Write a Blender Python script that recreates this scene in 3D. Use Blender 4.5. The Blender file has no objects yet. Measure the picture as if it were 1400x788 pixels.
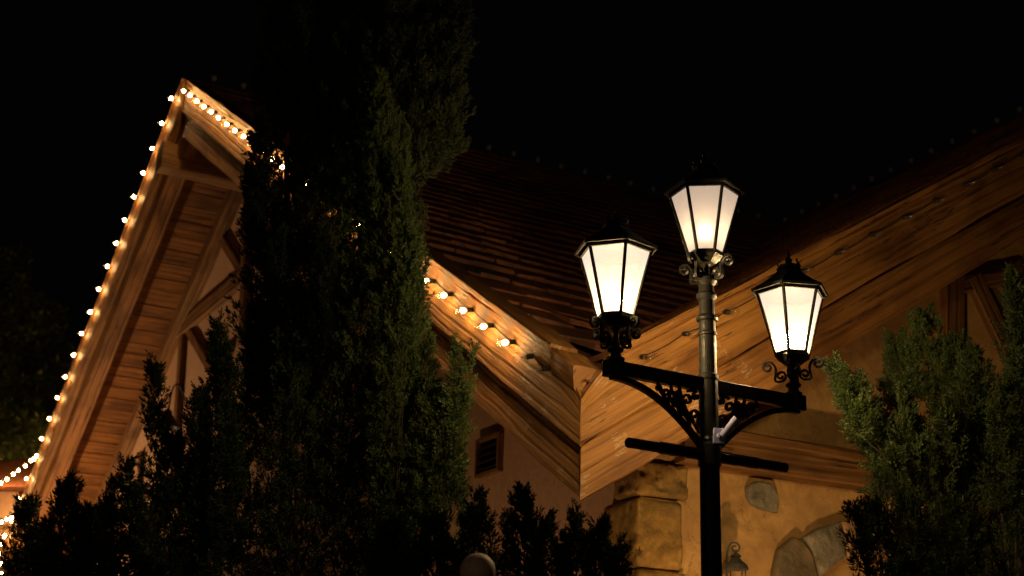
import bpy, math, random
import numpy as np
from mathutils import Vector, noise as mnoise

# ------------------------------------------------------------------ camera
F = 1939.25 / 1400.0 * 36.0
PITCH, ROLL, EYE = 0.32166523, 0.027932, 1.6
sc = bpy.context.scene
C = sc.collection
cam_d = bpy.data.cameras.new('camera'); cam = bpy.data.objects.new('camera', cam_d); C.objects.link(cam)
cam_d.sensor_width = 36.0; cam_d.lens = F; cam_d.clip_start = 0.1; cam_d.clip_end = 3000
cp, sp = math.cos(PITCH), math.sin(PITCH)
fw = Vector((0, cp, sp)); u0 = Vector((0, -sp, cp)); r0 = Vector((1, 0, 0))
cr, sr = math.cos(ROLL), math.sin(ROLL)
rt = r0 * cr + u0 * sr; up = u0 * cr - r0 * sr
from mathutils import Matrix
M3 = Matrix((rt, up, -fw)).transposed()
cam.matrix_world = Matrix.Translation((0, 0, EYE)) @ M3.to_4x4()
cam_d.dof.use_dof = True; cam_d.dof.focus_distance = 8.6; cam_d.dof.aperture_fstop = 2.2
sc.camera = cam

# ------------------------------------------------------------------ night sky
world = bpy.data.worlds.new('World'); sc.world = world; world.use_nodes = True
wn = world.node_tree; wn.nodes.clear()
wo = wn.nodes.new('ShaderNodeOutputWorld'); wb = wn.nodes.new('ShaderNodeBackground'); ws = wn.nodes.new('ShaderNodeTexSky')
ws.sky_type = 'NISHITA'; ws.sun_disc = False; ws.sun_elevation = math.radians(-3); ws.sun_rotation = math.radians(180)
wb.inputs['Strength'].default_value = 0.009
wn.links.new(ws.outputs[0], wb.inputs[0]); wn.links.new(wb.outputs[0], wo.inputs[0])

sc.view_settings.view_transform = 'Standard'; sc.view_settings.look = 'None'
sc.view_settings.exposure = 0.25; sc.view_settings.gamma = 1.0; sc.view_settings.use_curve_mapping = False
sc.render.engine = 'CYCLES'
cy = sc.cycles
cy.use_denoising = True
try: cy.denoiser = 'OPENIMAGEDENOISE'
except Exception: pass
cy.max_bounces = 6; cy.diffuse_bounces = 3; cy.glossy_bounces = 2; cy.transparent_max_bounces = 24
cy.transmission_bounces = 4
cy.sample_clamp_indirect = 3.0; cy.caustics_reflective = False; cy.caustics_refractive = False

# ------------------------------------------------------------------ frame of the place
YA = 0.501496; K = 0.72
h0 = 3.34254 * K + EYE; H = 12.82783 * K + EYE; w = 15.325 * K; m = (H - h0) / w; mL = 0.60; bh = 0.842
av = Vector((-math.sin(YA), math.cos(YA), 0)); bv = Vector((math.cos(YA), math.sin(YA), 0)); zv = Vector((0, 0, 1))
ORI = Vector((0.64848 * K, 12.5 * K, 0))
def P(s, t, h): return ORI + av * s + bv * t + zv * h
EYEV = Vector((0, 0, EYE))
def ray(x, y): return fw + rt * ((x - 700) / 1939.25) - up * ((y - 394) / 1939.25)
def atY(x, y, Y):
    d = ray(x, y); return EYEV + d * (Y / d.y)
def onA(x, y, t):           # (s, z) on a plane parallel to the first gable
    d = ray(x, y); k = ((ORI + bv * t - EYEV).dot(bv)) / d.dot(bv); q = EYEV + d * k
    return (q - ORI).dot(av), q.z
def onB(x, y, s):           # (t, z) on a plane parallel to the second gable
    d = ray(x, y); k = ((ORI + av * s - EYEV).dot(av)) / d.dot(av); q = EYEV + d * k
    return (q - ORI).dot(bv), q.z
def px(Y): return Y / 1939.25 / cp   # metres per photo pixel, roughly
def hA(s):                   # roof top line of first gable
    return h0 + m * s if s <= w else H - mL * (s - w)

# ------------------------------------------------------------------ materials
def new_mat(name):
    mt = bpy.data.materials.new(name); mt.use_nodes = True
    nt = mt.node_tree; nt.nodes.clear()
    o = nt.nodes.new('ShaderNodeOutputMaterial'); b = nt.nodes.new('ShaderNodeBsdfPrincipled')
    nt.links.new(b.outputs[0], o.inputs[0])
    return mt, nt, b, o
def N(nt, typ, **kw):
    n = nt.nodes.new(typ)
    for k, v in kw.items():
        if k in n.inputs.keys(): n.inputs[k].default_value = v
        else: setattr(n, k, v)
    return n
def ramp(nt, fac, stops):
    r = nt.nodes.new('ShaderNodeValToRGB')
    e = r.color_ramp.elements
    while len(e) < len(stops): e.new(0.5)
    for i, (p, c) in enumerate(stops):
        e[i].position = p; e[i].color = (*c, 1) if len(c) == 3 else c
    nt.links.new(fac, r.inputs[0]); return r.outputs[0]
def mix(nt, fac, A, B, typ='MIX'):
    n = nt.nodes.new('ShaderNodeMix'); n.data_type = 'RGBA'; n.blend_type = typ
    for s, v in ((0, fac), (6, A), (7, B)):
        if isinstance(v, (int, float)): n.inputs[s].default_value = v
        elif isinstance(v, tuple): n.inputs[s].default_value = (*v, 1)
        else: nt.links.new(v, n.inputs[s])
    return n.outputs[2]
def math_n(nt, op, A, B=0.0):
    n = nt.nodes.new('ShaderNodeMath'); n.operation = op
    for s, v in ((0, A), (1, B)):
        if isinstance(v, (int, float)): n.inputs[s].default_value = v
        else: nt.links.new(v, n.inputs[s])
    return n.outputs[0]
def scaled(nt, src, sx, sy, sz=1):
    mp = nt.nodes.new('ShaderNodeMapping'); mp.inputs['Scale'].default_value = (sx, sy, sz)
    nt.links.new(src, mp.inputs[0]); return mp.outputs[0]
def bump(nt, b, h, strength, dist):
    bp = nt.nodes.new('ShaderNodeBump'); bp.inputs['Strength'].default_value = strength; bp.inputs['Distance'].default_value = dist
    nt.links.new(h, bp.inputs['Height']); nt.links.new(bp.outputs[0], b.inputs['Normal'])

def wood(name, dark, light, chips=0.0, rough=0.6):
    mt, nt, b, o = new_mat(name)
    uv = nt.nodes.new('ShaderNodeUVMap').outputs[0]
    warp = N(nt, 'ShaderNodeTexNoise', Scale=1.6, Detail=3.0); nt.links.new(scaled(nt, uv, 1, 2.5), warp.inputs[0])
    wv = mix(nt, 0.03, uv, warp.outputs['Color'], 'ADD')
    grain = N(nt, 'ShaderNodeTexNoise', Scale=1.0, Detail=8.0, Roughness=0.62); nt.links.new(scaled(nt, wv, 0.6, 22), grain.inputs[0])
    fine = N(nt, 'ShaderNodeTexNoise', Scale=1.0, Detail=6.0, Roughness=0.7); nt.links.new(scaled(nt, wv, 3.5, 130), fine.inputs[0])
    rings = N(nt, 'ShaderNodeTexWave', Scale=3.0, Distortion=6.0, Detail=4.0); rings.bands_direction = 'Y'
    rings.inputs['Detail Scale'].default_value = 0.8
    nt.links.new(scaled(nt, wv, 0.16, 1.0), rings.inputs[0])
    blot = N(nt, 'ShaderNodeTexNoise', Scale=1.0, Detail=4.0); nt.links.new(scaled(nt, uv, 1.3, 3.0), blot.inputs[0])
    col = ramp(nt, grain.outputs['Fac'], [(0.24, dark), (0.50, tuple((d + l) / 2 for d, l in zip(dark, light))), (0.70, light)])
    col = mix(nt, 0.35, col, ramp(nt, rings.outputs['Fac'], [(0.15, tuple(0.55 * v for v in dark)), (0.5, light), (1, light)]), 'MULTIPLY') if False else mix(nt, ramp_fac(nt, rings.outputs['Fac'], 0.0, 0.12, 0.30), tuple(0.45 * v for v in dark), col)
    col = mix(nt, 1.0, col, ramp(nt, blot.outputs['Fac'], [(0.30, (0.40, 0.33, 0.27)), (0.54, (1, 1, 1))]), 'MULTIPLY')
    fcol = ramp(nt, fine.outputs['Fac'], [(0.35, (0.6, 0.55, 0.5)), (0.55, (1, 1, 1))])
    col = mix(nt, 0.7, col, fcol, 'MULTIPLY')
    ck = N(nt, 'ShaderNodeTexNoise', Scale=1.0, Detail=7.0, Roughness=0.6); nt.links.new(scaled(nt, wv, 0.5, 9), ck.inputs[0])
    ckm = N(nt, 'ShaderNodeTexNoise', Scale=1.0, Detail=2.0); nt.links.new(scaled(nt, uv, 0.9, 4), ckm.inputs[0])
    crack = math_n(nt, 'MULTIPLY', math_n(nt, 'LESS_THAN', math_n(nt, 'ABSOLUTE', math_n(nt, 'SUBTRACT', ck.outputs['Fac'], 0.5)), 0.009), math_n(nt, 'GREATER_THAN', ckm.outputs['Fac'], 0.55))
    col = mix(nt, math_n(nt, 'MULTIPLY', crack, 0.8), col, tuple(0.2 * v for v in dark))
    if chips > 0:
        geo = nt.nodes.new('ShaderNodeNewGeometry')
        ch = N(nt, 'ShaderNodeTexNoise', Scale=5.0, Detail=9.0, Roughness=0.75, Distortion=0.2); nt.links.new(scaled(nt, uv, 0.5, 2.6), ch.inputs[0])
        vein = math_n(nt, 'ABSOLUTE', math_n(nt, 'SUBTRACT', ch.outputs['Fac'], 0.5))
        vein = math_n(nt, 'LESS_THAN', vein, 0.011)
        mk = N(nt, 'ShaderNodeTexNoise', Scale=4.5, Detail=4.0); nt.links.new(geo.outputs['Position'], mk.inputs[0])
        vm = math_n(nt, 'MULTIPLY', vein, math_n(nt, 'GREATER_THAN', mk.outputs['Fac'], 0.585))
        dn = N(nt, 'ShaderNodeVectorMath'); dn.operation = 'DISTANCE'
        nt.links.new(geo.outputs['Position'], dn.inputs[0]); dn.inputs[1].default_value = P(0.0, 0.2, h0 - 0.5)
        vm = math_n(nt, 'MULTIPLY', vm, math_n(nt, 'LESS_THAN', dn.outputs['Value'], 1.6))
        col = mix(nt, math_n(nt, 'MULTIPLY', vm, chips), col, (0.62, 0.52, 0.42))
    nt.links.new(col, b.inputs['Base Color'])
    b.inputs['Roughness'].default_value = rough
    hgt = math_n(nt, 'ADD', math_n(nt, 'MULTIPLY', grain.outputs['Fac'], 0.8), math_n(nt, 'MULTIPLY', fine.outputs['Fac'], 0.35))
    hgt = math_n(nt, 'ADD', hgt, math_n(nt, 'MULTIPLY', ramp_fac(nt, rings.outputs['Fac'], 0.02, 0.3, 1.0), 0.35))
    hgt = math_n(nt, 'SUBTRACT', hgt, math_n(nt, 'MULTIPLY', crack, 0.5))
    bump(nt, b, hgt, 0.9, 0.018)
    return mt
def ramp_fac(nt, v, lo, hi, strength=1.0):
    mr = nt.nodes.new('ShaderNodeMapRange'); mr.inputs['From Min'].default_value = lo; mr.inputs['From Max'].default_value = hi
    mr.inputs['To Min'].default_value = 1 - strength; nt.links.new(v, mr.inputs[0]); return mr.outputs[0]

def rough_surface(name, c1, c2, scale, bscale, bdist, rough=0.85, spots=None, cracks=False):
    mt, nt, b, o = new_mat(name)
    geo = nt.nodes.new('ShaderNodeNewGeometry').outputs['Position']
    n1 = N(nt, 'ShaderNodeTexNoise', Scale=scale, Detail=6.0, Roughness=0.6); nt.links.new(geo, n1.inputs[0])
    n2 = N(nt, 'ShaderNodeTexNoise', Scale=bscale, Detail=8.0, Roughness=0.65); nt.links.new(geo, n2.inputs[0])
    col = ramp(nt, n1.outputs['Fac'], [(0.32, c1), (0.68, c2)])
    col = mix(nt, 0.6, col, ramp(nt, n2.outputs['Fac'], [(0.3, (0.65, 0.62, 0.6)), (0.6, (1, 1, 1))]), 'MULTIPLY')
    if spots:
        n3 = N(nt, 'ShaderNodeTexNoise', Scale=0.9, Detail=5.0); nt.links.new(geo, n3.inputs[0])
        col = mix(nt, ramp_fac(nt, n3.outputs['Fac'], 0.5, 0.66), col, spots)
    h_ = n2.outputs['Fac']
    if cracks:
        wc = N(nt, 'ShaderNodeTexNoise', Scale=1.3, Detail=9.0, Roughness=0.55, Distortion=0.4); nt.links.new(geo, wc.inputs[0])
        mc = N(nt, 'ShaderNodeTexNoise', Scale=1.1, Detail=1.0); nt.links.new(geo, mc.inputs[0])
        cm = math_n(nt, 'MULTIPLY', math_n(nt, 'LESS_THAN', math_n(nt, 'ABSOLUTE', math_n(nt, 'SUBTRACT', wc.outputs['Fac'], 0.46)), 0.0016), math_n(nt, 'GREATER_THAN', mc.outputs['Fac'], 0.5))
        col = mix(nt, math_n(nt, 'MULTIPLY', cm, 0.7), col, tuple(.35 * v for v in c1))
        tr_ = N(nt, 'ShaderNodeTexNoise', Scale=5.0, Detail=3.0, Distortion=1.2); nt.links.new(geo, tr_.inputs[0])
        col = mix(nt, 1.0, col, ramp(nt, tr_.outputs['Fac'], [(0.35, (0.78, 0.76, 0.72)), (0.62, (1, 1, 1))]), 'MULTIPLY')
        h_ = math_n(nt, 'ADD', math_n(nt, 'MULTIPLY', h_, .5), math_n(nt, 'MULTIPLY', tr_.outputs['Fac'], 1.6))
    nt.links.new(col, b.inputs['Base Color']); b.inputs['Roughness'].default_value = rough
    bump(nt, b, h_, 0.6, bdist)
    return mt

def foliage(name, c1, c2):
    mt, nt, b, o = new_mat(name)
    at = nt.nodes.new('ShaderNodeAttribute'); at.attribute_name = 'tint'
    geo = nt.nodes.new('ShaderNodeNewGeometry').outputs['Position']
    n1 = N(nt, 'ShaderNodeTexNoise', Scale=4.0, Detail=2.0); nt.links.new(geo, n1.inputs[0])
    f = math_n(nt, 'ADD', math_n(nt, 'MULTIPLY', at.outputs['Fac'], 0.6), math_n(nt, 'MULTIPLY', n1.outputs['Fac'], 0.5))
    col = ramp(nt, f, [(0.15, c1), (0.85, c2)])
    nt.links.new(col, b.inputs['Base Color']); b.inputs['Roughness'].default_value = 0.6
    tr = N(nt, 'ShaderNodeBsdfTranslucent'); nt.links.new(col, tr.inputs[0])
    ms = N(nt, 'ShaderNodeMixShader'); ms.inputs[0].default_value = 0.2
    nt.links.new(b.outputs[0], ms.inputs[1]); nt.links.new(tr.outputs[0], ms.inputs[2]); nt.links.new(ms.outputs[0], o.inputs[0])
    return mt

def iron(name, col=(0.018, 0.016, 0.014), rough=0.42):
    mt, nt, b, o = new_mat(name)
    geo = nt.nodes.new('ShaderNodeNewGeometry').outputs['Position']
    n1 = N(nt, 'ShaderNodeTexNoise', Scale=30.0, Detail=5.0); nt.links.new(geo, n1.inputs[0])
    n2 = N(nt, 'ShaderNodeTexNoise', Scale=5.0, Detail=5.0); nt.links.new(geo, n2.inputs[0])
    nt.links.new(ramp(nt, n2.outputs['Fac'], [(0.35, col), (0.7, tuple(2.2 * v for v in col))]), b.inputs['Base Color'])
    nt.links.new(ramp_fac2(nt, n1.outputs['Fac'], rough - 0.1, rough + 0.2), b.inputs['Roughness'])
    bump(nt, b, n1.outputs['Fac'], 0.35, 0.004)
    b.inputs['Specular IOR Level'].default_value = 0.22
    return mt
def ramp_fac2(nt, v, lo, hi):
    mr = nt.nodes.new('ShaderNodeMapRange'); mr.inputs['From Min'].default_value = 0.3; mr.inputs['From Max'].default_value = 0.7
    mr.inputs['To Min'].default_value = lo; mr.inputs['To Max'].default_value = hi; nt.links.new(v, mr.inputs[0]); return mr.outputs[0]

def emitter(name, col, strength):
    mt = bpy.data.materials.new(name); mt.use_nodes = True; nt = mt.node_tree; nt.nodes.clear()
    o = nt.nodes.new('ShaderNodeOutputMaterial'); e = nt.nodes.new('ShaderNodeEmission')
    e.inputs[0].default_value = (*col, 1); e.inputs[1].default_value = strength
    nt.links.new(e.outputs[0], o.inputs[0]); return mt
def pane_glass(name, see_through, scatter, glow, tint=(1, 0.93, 0.83), frosted=False):
    # milky lamp glass: part of the light goes straight through, part is scattered, and the lit glass itself glows
    mt = bpy.data.materials.new(name); mt.use_nodes = True; nt = mt.node_tree; nt.nodes.clear()
    o = nt.nodes.new('ShaderNodeOutputMaterial')
    tr = N(nt, 'ShaderNodeBsdfTransparent'); tr.inputs[0].default_value = (see_through,) * 3 + (1,)
    tl = N(nt, 'ShaderNodeBsdfTranslucent'); tl.inputs[0].default_value = (scatter, scatter * 0.9, scatter * 0.75, 1)
    if frosted:
        tr = N(nt, 'ShaderNodeBsdfRefraction', Roughness=0.75, IOR=1.18); tr.inputs[0].default_value = (see_through,) * 3 + (1,)
    em = N(nt, 'ShaderNodeEmission'); em.inputs[0].default_value = (*tint, 1); em.inputs[1].default_value = glow
    a1 = N(nt, 'ShaderNodeAddShader'); a2 = N(nt, 'ShaderNodeAddShader')
    nt.links.new(tr.outputs[0], a1.inputs[0]); nt.links.new(tl.outputs[0], a1.inputs[1])
    nt.links.new(a1.outputs[0], a2.inputs[0]); nt.links.new(em.outputs[0], a2.inputs[1]); nt.links.new(a2.outputs[0], o.inputs[0])
    return mt
def clear_glass(name, milk=.003, refl=.10):
    mt = bpy.data.materials.new(name); mt.use_nodes = True; nt = mt.node_tree; nt.nodes.clear()
    o = nt.nodes.new('ShaderNodeOutputMaterial')
    tr = N(nt, 'ShaderNodeBsdfTransparent'); gl = N(nt, 'ShaderNodeBsdfGlossy'); gl.inputs['Roughness'].default_value = 0.08
    df = N(nt, 'ShaderNodeBsdfTranslucent' if milk < .05 else 'ShaderNodeBsdfDiffuse'); df.inputs[0].default_value = (0.9, 0.8, 0.7, 1)
    lw = N(nt, 'ShaderNodeLayerWeight'); lw.inputs[0].default_value = 0.35
    m1 = N(nt, 'ShaderNodeMixShader'); m2 = N(nt, 'ShaderNodeMixShader'); m2.inputs[0].default_value = milk
    nt.links.new(math_n(nt, 'ADD', math_n(nt, 'MULTIPLY', lw.outputs['Facing'], refl), refl * .1), m1.inputs[0])
    nt.links.new(tr.outputs[0], m1.inputs[1]); nt.links.new(gl.outputs[0], m1.inputs[2])
    nt.links.new(m1.outputs[0], m2.inputs[1]); nt.links.new(df.outputs[0], m2.inputs[2]); nt.links.new(m2.outputs[0], o.inputs[0])
    return mt

def tile_mat():
    mt, nt, b, o = new_mat('clay_tile')
    at = nt.nodes.new('ShaderNodeAttribute'); at.attribute_name = 'tint'
    geo = nt.nodes.new('ShaderNodeNewGeometry').outputs['Position']
    n1 = N(nt, 'ShaderNodeTexNoise', Scale=14.0, Detail=6.0); nt.links.new(geo, n1.inputs[0])
    n2 = N(nt, 'ShaderNodeTexNoise', Scale=0.9, Detail=4.0); nt.links.new(geo, n2.inputs[0])
    col = ramp(nt, at.outputs['Fac'], [(0.0, (0.32, 0.10, 0.042)), (0.5, (0.48, 0.155, 0.062)), (1.0, (0.60, 0.22, 0.10))])
    col = mix(nt, 1.0, col, ramp(nt, n1.outputs['Fac'], [(0.3, (0.45, 0.42, 0.42)), (0.62, (1, 1, 1))]), 'MULTIPLY')
    col = mix(nt, ramp_fac(nt, n2.outputs['Fac'], 0.5, 0.75, 0.8), col, (0.045, 0.035, 0.022))
    nt.links.new(col, b.inputs['Base Color']); b.inputs['Roughness'].default_value = 0.7
    bump(nt, b, n1.outputs['Fac'], 0.6, 0.006)
    return mt

W_barge = wood('warm_board', (0.27, 0.115, 0.030), (0.52, 0.245, 0.062), chips=0.7)
W_barge2 = wood('warm_board_lower', (0.24, 0.10, 0.028), (0.46, 0.215, 0.056), chips=0.7)
W_dark = wood('brown_timber', (0.15, 0.07, 0.022), (0.38, 0.19, 0.06))
W_soffit = wood('soffit_plank', (0.16, 0.062, 0.014), (0.40, 0.165, 0.032))
PLASTER = rough_surface('ochre_plaster', (0.60, 0.36, 0.13), (0.76, 0.48, 0.18), 1.6, 22, 0.008, spots=(0.52, 0.31, 0.12), cracks=True)
PLASTER_A = rough_surface('peach_plaster', (0.60, 0.38, 0.25), (0.72, 0.47, 0.31), 1.3, 20, 0.006)
STONE = rough_surface('quoin_stone', (0.20, 0.12, 0.028), (0.50, 0.30, 0.075), 7, 26, 0.03, spots=(0.10, 0.08, 0.035))
STONE_G = rough_surface('grey_fieldstone', (0.15, 0.14, 0.10), (0.40, 0.36, 0.27), 7, 26, 0.03)
STONE_O = rough_surface('tan_arch_stone', (0.30, 0.19, 0.09), (0.62, 0.38, 0.19), 5, 24, 0.03, spots=(0.17, 0.14, 0.08))
TILE = tile_mat()
IRON = iron('black_iron')
IRON_L = iron('lantern_iron', (0.0055, 0.0048, 0.004), 0.5)
IRON_B = iron('verdigris_iron', (0.05, 0.05, 0.045), 0.5)
WIRE = iron('black_cable', (0.012, 0.012, 0.012), 0.5)
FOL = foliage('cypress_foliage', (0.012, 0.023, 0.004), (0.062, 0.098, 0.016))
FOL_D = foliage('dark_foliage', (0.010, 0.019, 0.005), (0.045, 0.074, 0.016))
FOL_K = foliage('shade_toned_cypress_foliage', (0.007, 0.012, 0.003), (0.030, 0.048, 0.008))  # shade put into the leaf colour: darker copy for the dimly lit junipers
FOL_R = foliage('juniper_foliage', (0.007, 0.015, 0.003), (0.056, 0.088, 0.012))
FOL_L = foliage('broad_leaf', (0.05, 0.07, 0.015), (0.16, 0.20, 0.05))
BARK = rough_surface('bark', (0.02, 0.014, 0.009), (0.045, 0.032, 0.02), 12, 40, 0.02)
GROUND = rough_surface('paving', (0.05, 0.045, 0.04), (0.10, 0.09, 0.08), 3, 40, 0.01)
SOIL = rough_surface('soil', (0.04, 0.028, 0.018), (0.09, 0.06, 0.04), 6, 30, 0.03)
PLASTIC, _nt, _b, _o = new_mat('grey_plastic'); _b.inputs['Base Color'].default_value = (0.52, 0.54, 0.95, 1); _b.inputs['Roughness'].default_value = 0.45
STEEL, _nt, _b, _o = new_mat('steel_band'); _b.inputs['Base Color'].default_value = (0.6, 0.6, 0.65, 1); _b.inputs['Metallic'].default_value = 1.0; _b.inputs['Roughness'].default_value = 0.2
BALL = rough_surface('ball_stone', (0.60, 0.44, 0.40), (0.72, 0.55, 0.50), 10, 40, 0.003, rough=0.6)
PALE = rough_surface('pale_box', (0.35, 0.3, 0.25), (0.5, 0.43, 0.36), 10, 40, 0.003)
LIT = emitter('bulb_glow', (1.0, 0.56, 0.20), 190.0)
GLOBE = clear_glass('clear_globe', 0.0, .03); GLOBE_U = clear_glass('faintly_milky_globe', .02, .22)  # second glass, for the bulbs that are off, is slightly milky and more reflective
SOCK, _nt, _b, _o = new_mat('socket_rubber'); _b.inputs['Base Color'].default_value = (0.012, 0.012, 0.012, 1); _b.inputs['Roughness'].default_value = 0.6
FIL, _nt, _b, _o = new_mat('filament_metal'); _b.inputs['Base Color'].default_value = (0.5, 0.45, 0.4, 1); _b.inputs['Metallic'].default_value = 0.8; _b.inputs['Roughness'].default_value = 0.4
LAMP_S = emitter('lantern_bulb_bright', (1.0, 0.67, 0.28), 5000.0)
LAMP_M = emitter('lantern_bulb_dim', (1.0, 0.76, 0.48), 40.0)
PANE_S = pane_glass('bright_pane', 0.16, 0.0040, 0.60, (1, .86, .72))
PANE_M = pane_glass('dim_pane', 0.045, 0.17, 0.38, (1, 0.74, 0.56), True)

# ------------------------------------------------------------------ mesh helpers
class MB:
    def __init__(self): self.v = []; self.f = []; self.uv = []; self.mi = []; self.tint = []
    def face(self, idx, uvs=None, mi=0):
        self.f.append(tuple(idx)); self.uv.extend(uvs if uvs else [(0, 0)] * len(idx)); self.mi.append(mi)
    def rings(self, rings, us, vs, closed=True, cap=True, mi=0):
        b0 = len(self.v); n = len(rings[0])
        for r in rings: self.v.extend(tuple(p) for p in r)
        for i in range(len(rings) - 1):
            for j in range(n if closed else n - 1):
                k = (j + 1) % n
                v2 = vs[j + 1]
                self.face((b0 + i * n + j, b0 + i * n + k, b0 + (i + 1) * n + k, b0 + (i + 1) * n + j),
                          [(us[i], vs[j]), (us[i], v2), (us[i + 1], v2), (us[i + 1], vs[j])], mi)
        if cap and closed:
            c = Vector((0, 0, 0))
            for base, rg, u in ((b0, rings[0], us[0]), (b0 + (len(rings) - 1) * n, rings[-1], us[-1])):
                idx = [base + j for j in range(n)]
                q = [((Vector(p) - Vector(rg[0])).length + 0.3, (Vector(p) - Vector(rg[n // 2])).length) for p in rg]
                if base == b0: idx = idx[::-1]; q = q[::-1]
                self.face(idx, q, mi)
    def tube(self, pts, rad, n=8, mi=0, cap=True):
        pts = [Vector(p) for p in pts]
        rr = rad if isinstance(rad, (list, tuple)) else [rad] * len(pts)
        up_ = Vector((0, 0, 1)); prev = None; rings = []; us = [0]
        for i, p in enumerate(pts):
            d = (pts[min(i + 1, len(pts) - 1)] - pts[max(i - 1, 0)]).normalized()
            if prev is None:
                x = d.cross(up_ if abs(d.z) < 0.95 else Vector((1, 0, 0))).normalized()
            else: x = (prev - d * prev.dot(d)).normalized()
            prev = x; y = d.cross(x)
            rings.append([p + (x * math.cos(2 * math.pi * k / n) + y * math.sin(2 * math.pi * k / n)) * rr[i] for k in range(n)])
            if i: us.append(us[-1] + (pts[i] - pts[i - 1]).length)
        self.rings(rings, us, [k / n * 0.3 for k in range(n + 1)], True, cap, mi)
    def strip(self, pts, side, wd, th, mi=0):     # flat bar along pts; side = constant direction of its width
        pts = [Vector(p) for p in pts]; side = Vector(side).normalized(); rings = []; us = [0]
        for i, p in enumerate(pts):
            d = (pts[min(i + 1, len(pts) - 1)] - pts[max(i - 1, 0)]).normalized()
            nrm = side.cross(d).normalized(); t_ = th[i] if isinstance(th, list) else th
            rings.append([p + side * (a * wd / 2) + nrm * (b_ * t_ / 2) for a, b_ in ((-1, -1), (1, -1), (1, 1), (-1, 1))])
            if i: us.append(us[-1] + (pts[i] - pts[i - 1]).length)
        self.rings(rings, us, [0, .1, .2, .3, .4], True, True, mi)
    def lathe(self, c, prof, n=20, mi=0, ax=None):
        c = Vector(c); z = Vector(ax).normalized() if ax is not None else Vector((0, 0, 1))
        x = z.cross(Vector((0, 1, 0)) if abs(z.y) < .9 else Vector((1, 0, 0))).normalized(); y = z.cross(x)
        rings = [[c + z * h + (x * math.cos(2 * math.pi * k / n) + y * math.sin(2 * math.pi * k / n)) * max(r, 1e-4) for k in range(n)] for r, h in prof]
        self.rings(rings, [h for r, h in prof], [k / n for k in range(n + 1)], True, True, mi)
    def box(self, c, x, y, z, mi=0):          # centre and half-extent vectors
        c = Vector(c); x = Vector(x); y = Vector(y); z = Vector(z)
        rg = [[c + x * a + y * b_ + z * s for a, b_ in ((-1, -1), (1, -1), (1, 1), (-1, 1))] for s in (-1, 1)]
        self.rings(rg, [0, z.length * 2], [0, .1, .2, .3, .4], True, True, mi)
    def build(self, name, mat, parent=None, smooth=False, bevel=0.0, origin=None):
        me = bpy.data.meshes.new(name)
        off = Vector(origin) if origin is not None else (parent_origin(parent) if parent else Vector((0, 0, 0)))
        vv = [(p[0] - off.x, p[1] - off.y, p[2] - off.z) for p in self.v]
        me.from_pydata(vv, [], self.f); me.validate(clean_customdata=False)
        if len(self.uv) == len(me.loops):
            ul = me.uv_layers.new(name='UVMap'); ul.data.foreach_set('uv', [c for p in self.uv for c in p])
        mats = mat if isinstance(mat, (list, tuple)) else [mat]
        for q in mats: me.materials.append(q)
        if len(mats) > 1 and len(self.mi) == len(me.polygons): me.polygons.foreach_set('material_index', self.mi)
        if self.tint and len(self.tint) == len(me.vertices):
            at = me.attributes.new('tint', 'FLOAT', 'POINT'); at.data.foreach_set('value', self.tint)
        if smooth: me.polygons.foreach_set('use_smooth', [True] * len(me.polygons))
        o = bpy.data.objects.new(name, me); C.objects.link(o)
        if parent: o.parent = parent
        if origin is not None: o.location = off - (parent_origin(parent) if parent else Vector((0, 0, 0)))
        if bevel > 0:
            bm_ = o.modifiers.new('bevel', 'BEVEL'); bm_.width = bevel; bm_.segments = 2; bm_.limit_method = 'ANGLE'
        return o
def parent_origin(o):
    v = Vector(o.location)
    while o.parent: o = o.parent; v += Vector(o.location)
    return v
def thing(name, label, cat, loc, group=None):
    o = bpy.data.objects.new(name, None); C.objects.link(o); o.location = loc; o.empty_display_size = 0.2
    o['label'] = label; o['category'] = cat
    if group: o['group'] = group
    return o
def tag(o, label, cat, group=None):
    o['label'] = label; o['category'] = cat
    if group: o['group'] = group
    return o
def nz(p, s, amp): return mnoise.noise(Vector(p) * s) * amp

def timber(mb, p0, p1, side, wd, up_, ht, jit=0.006, ch=0.015, u0_=None):
    """beam from p0 to p1; side/up are unit directions, wd x ht its size, uneven like hewn wood"""
    p0, p1 = Vector(p0), Vector(p1); L = (p1 - p0).length; n = max(2, int(L / 0.12))
    u0_ = random.random() * 20 if u0_ is None else u0_; v0 = random.random() * 20
    def edge(a, b_, k): return [(a[0] + (b_[0] - a[0]) * i / k, a[1] + (b_[1] - a[1]) * i / k) for i in range(k)]
    X, Y = wd / 2, ht / 2
    cs = [(-X + ch, -Y), (X - ch, -Y), (X, -Y + ch), (X, Y - ch), (X - ch, Y), (-X + ch, Y), (-X, Y - ch), (-X, -Y + ch)]
    pts = []
    for i in range(8):
        a, b_ = cs[i], cs[(i + 1) % 8]; k = max(1, int(math.dist(a, b_) / 0.08)); pts += edge(a, b_, k)
    vs = [v0]
    for i in range(len(pts)): vs.append(vs[-1] + math.dist(pts[i], pts[(i + 1) % len(pts)]))
    rings = []; us = []
    for i in range(n + 1):
        c = p0.lerp(p1, i / n); rg = []
        for x, y in pts:
            q = c + side * x + up_ * y
            j = nz(q, 3.0, jit) + nz(q, 11.0, jit * 0.5)
            rg.append(q + (side * x + up_ * y).normalized() * j)
        rings.append(rg); us.append(u0_ + L * i / n)
    mb.rings(rings, us, vs)

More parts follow.
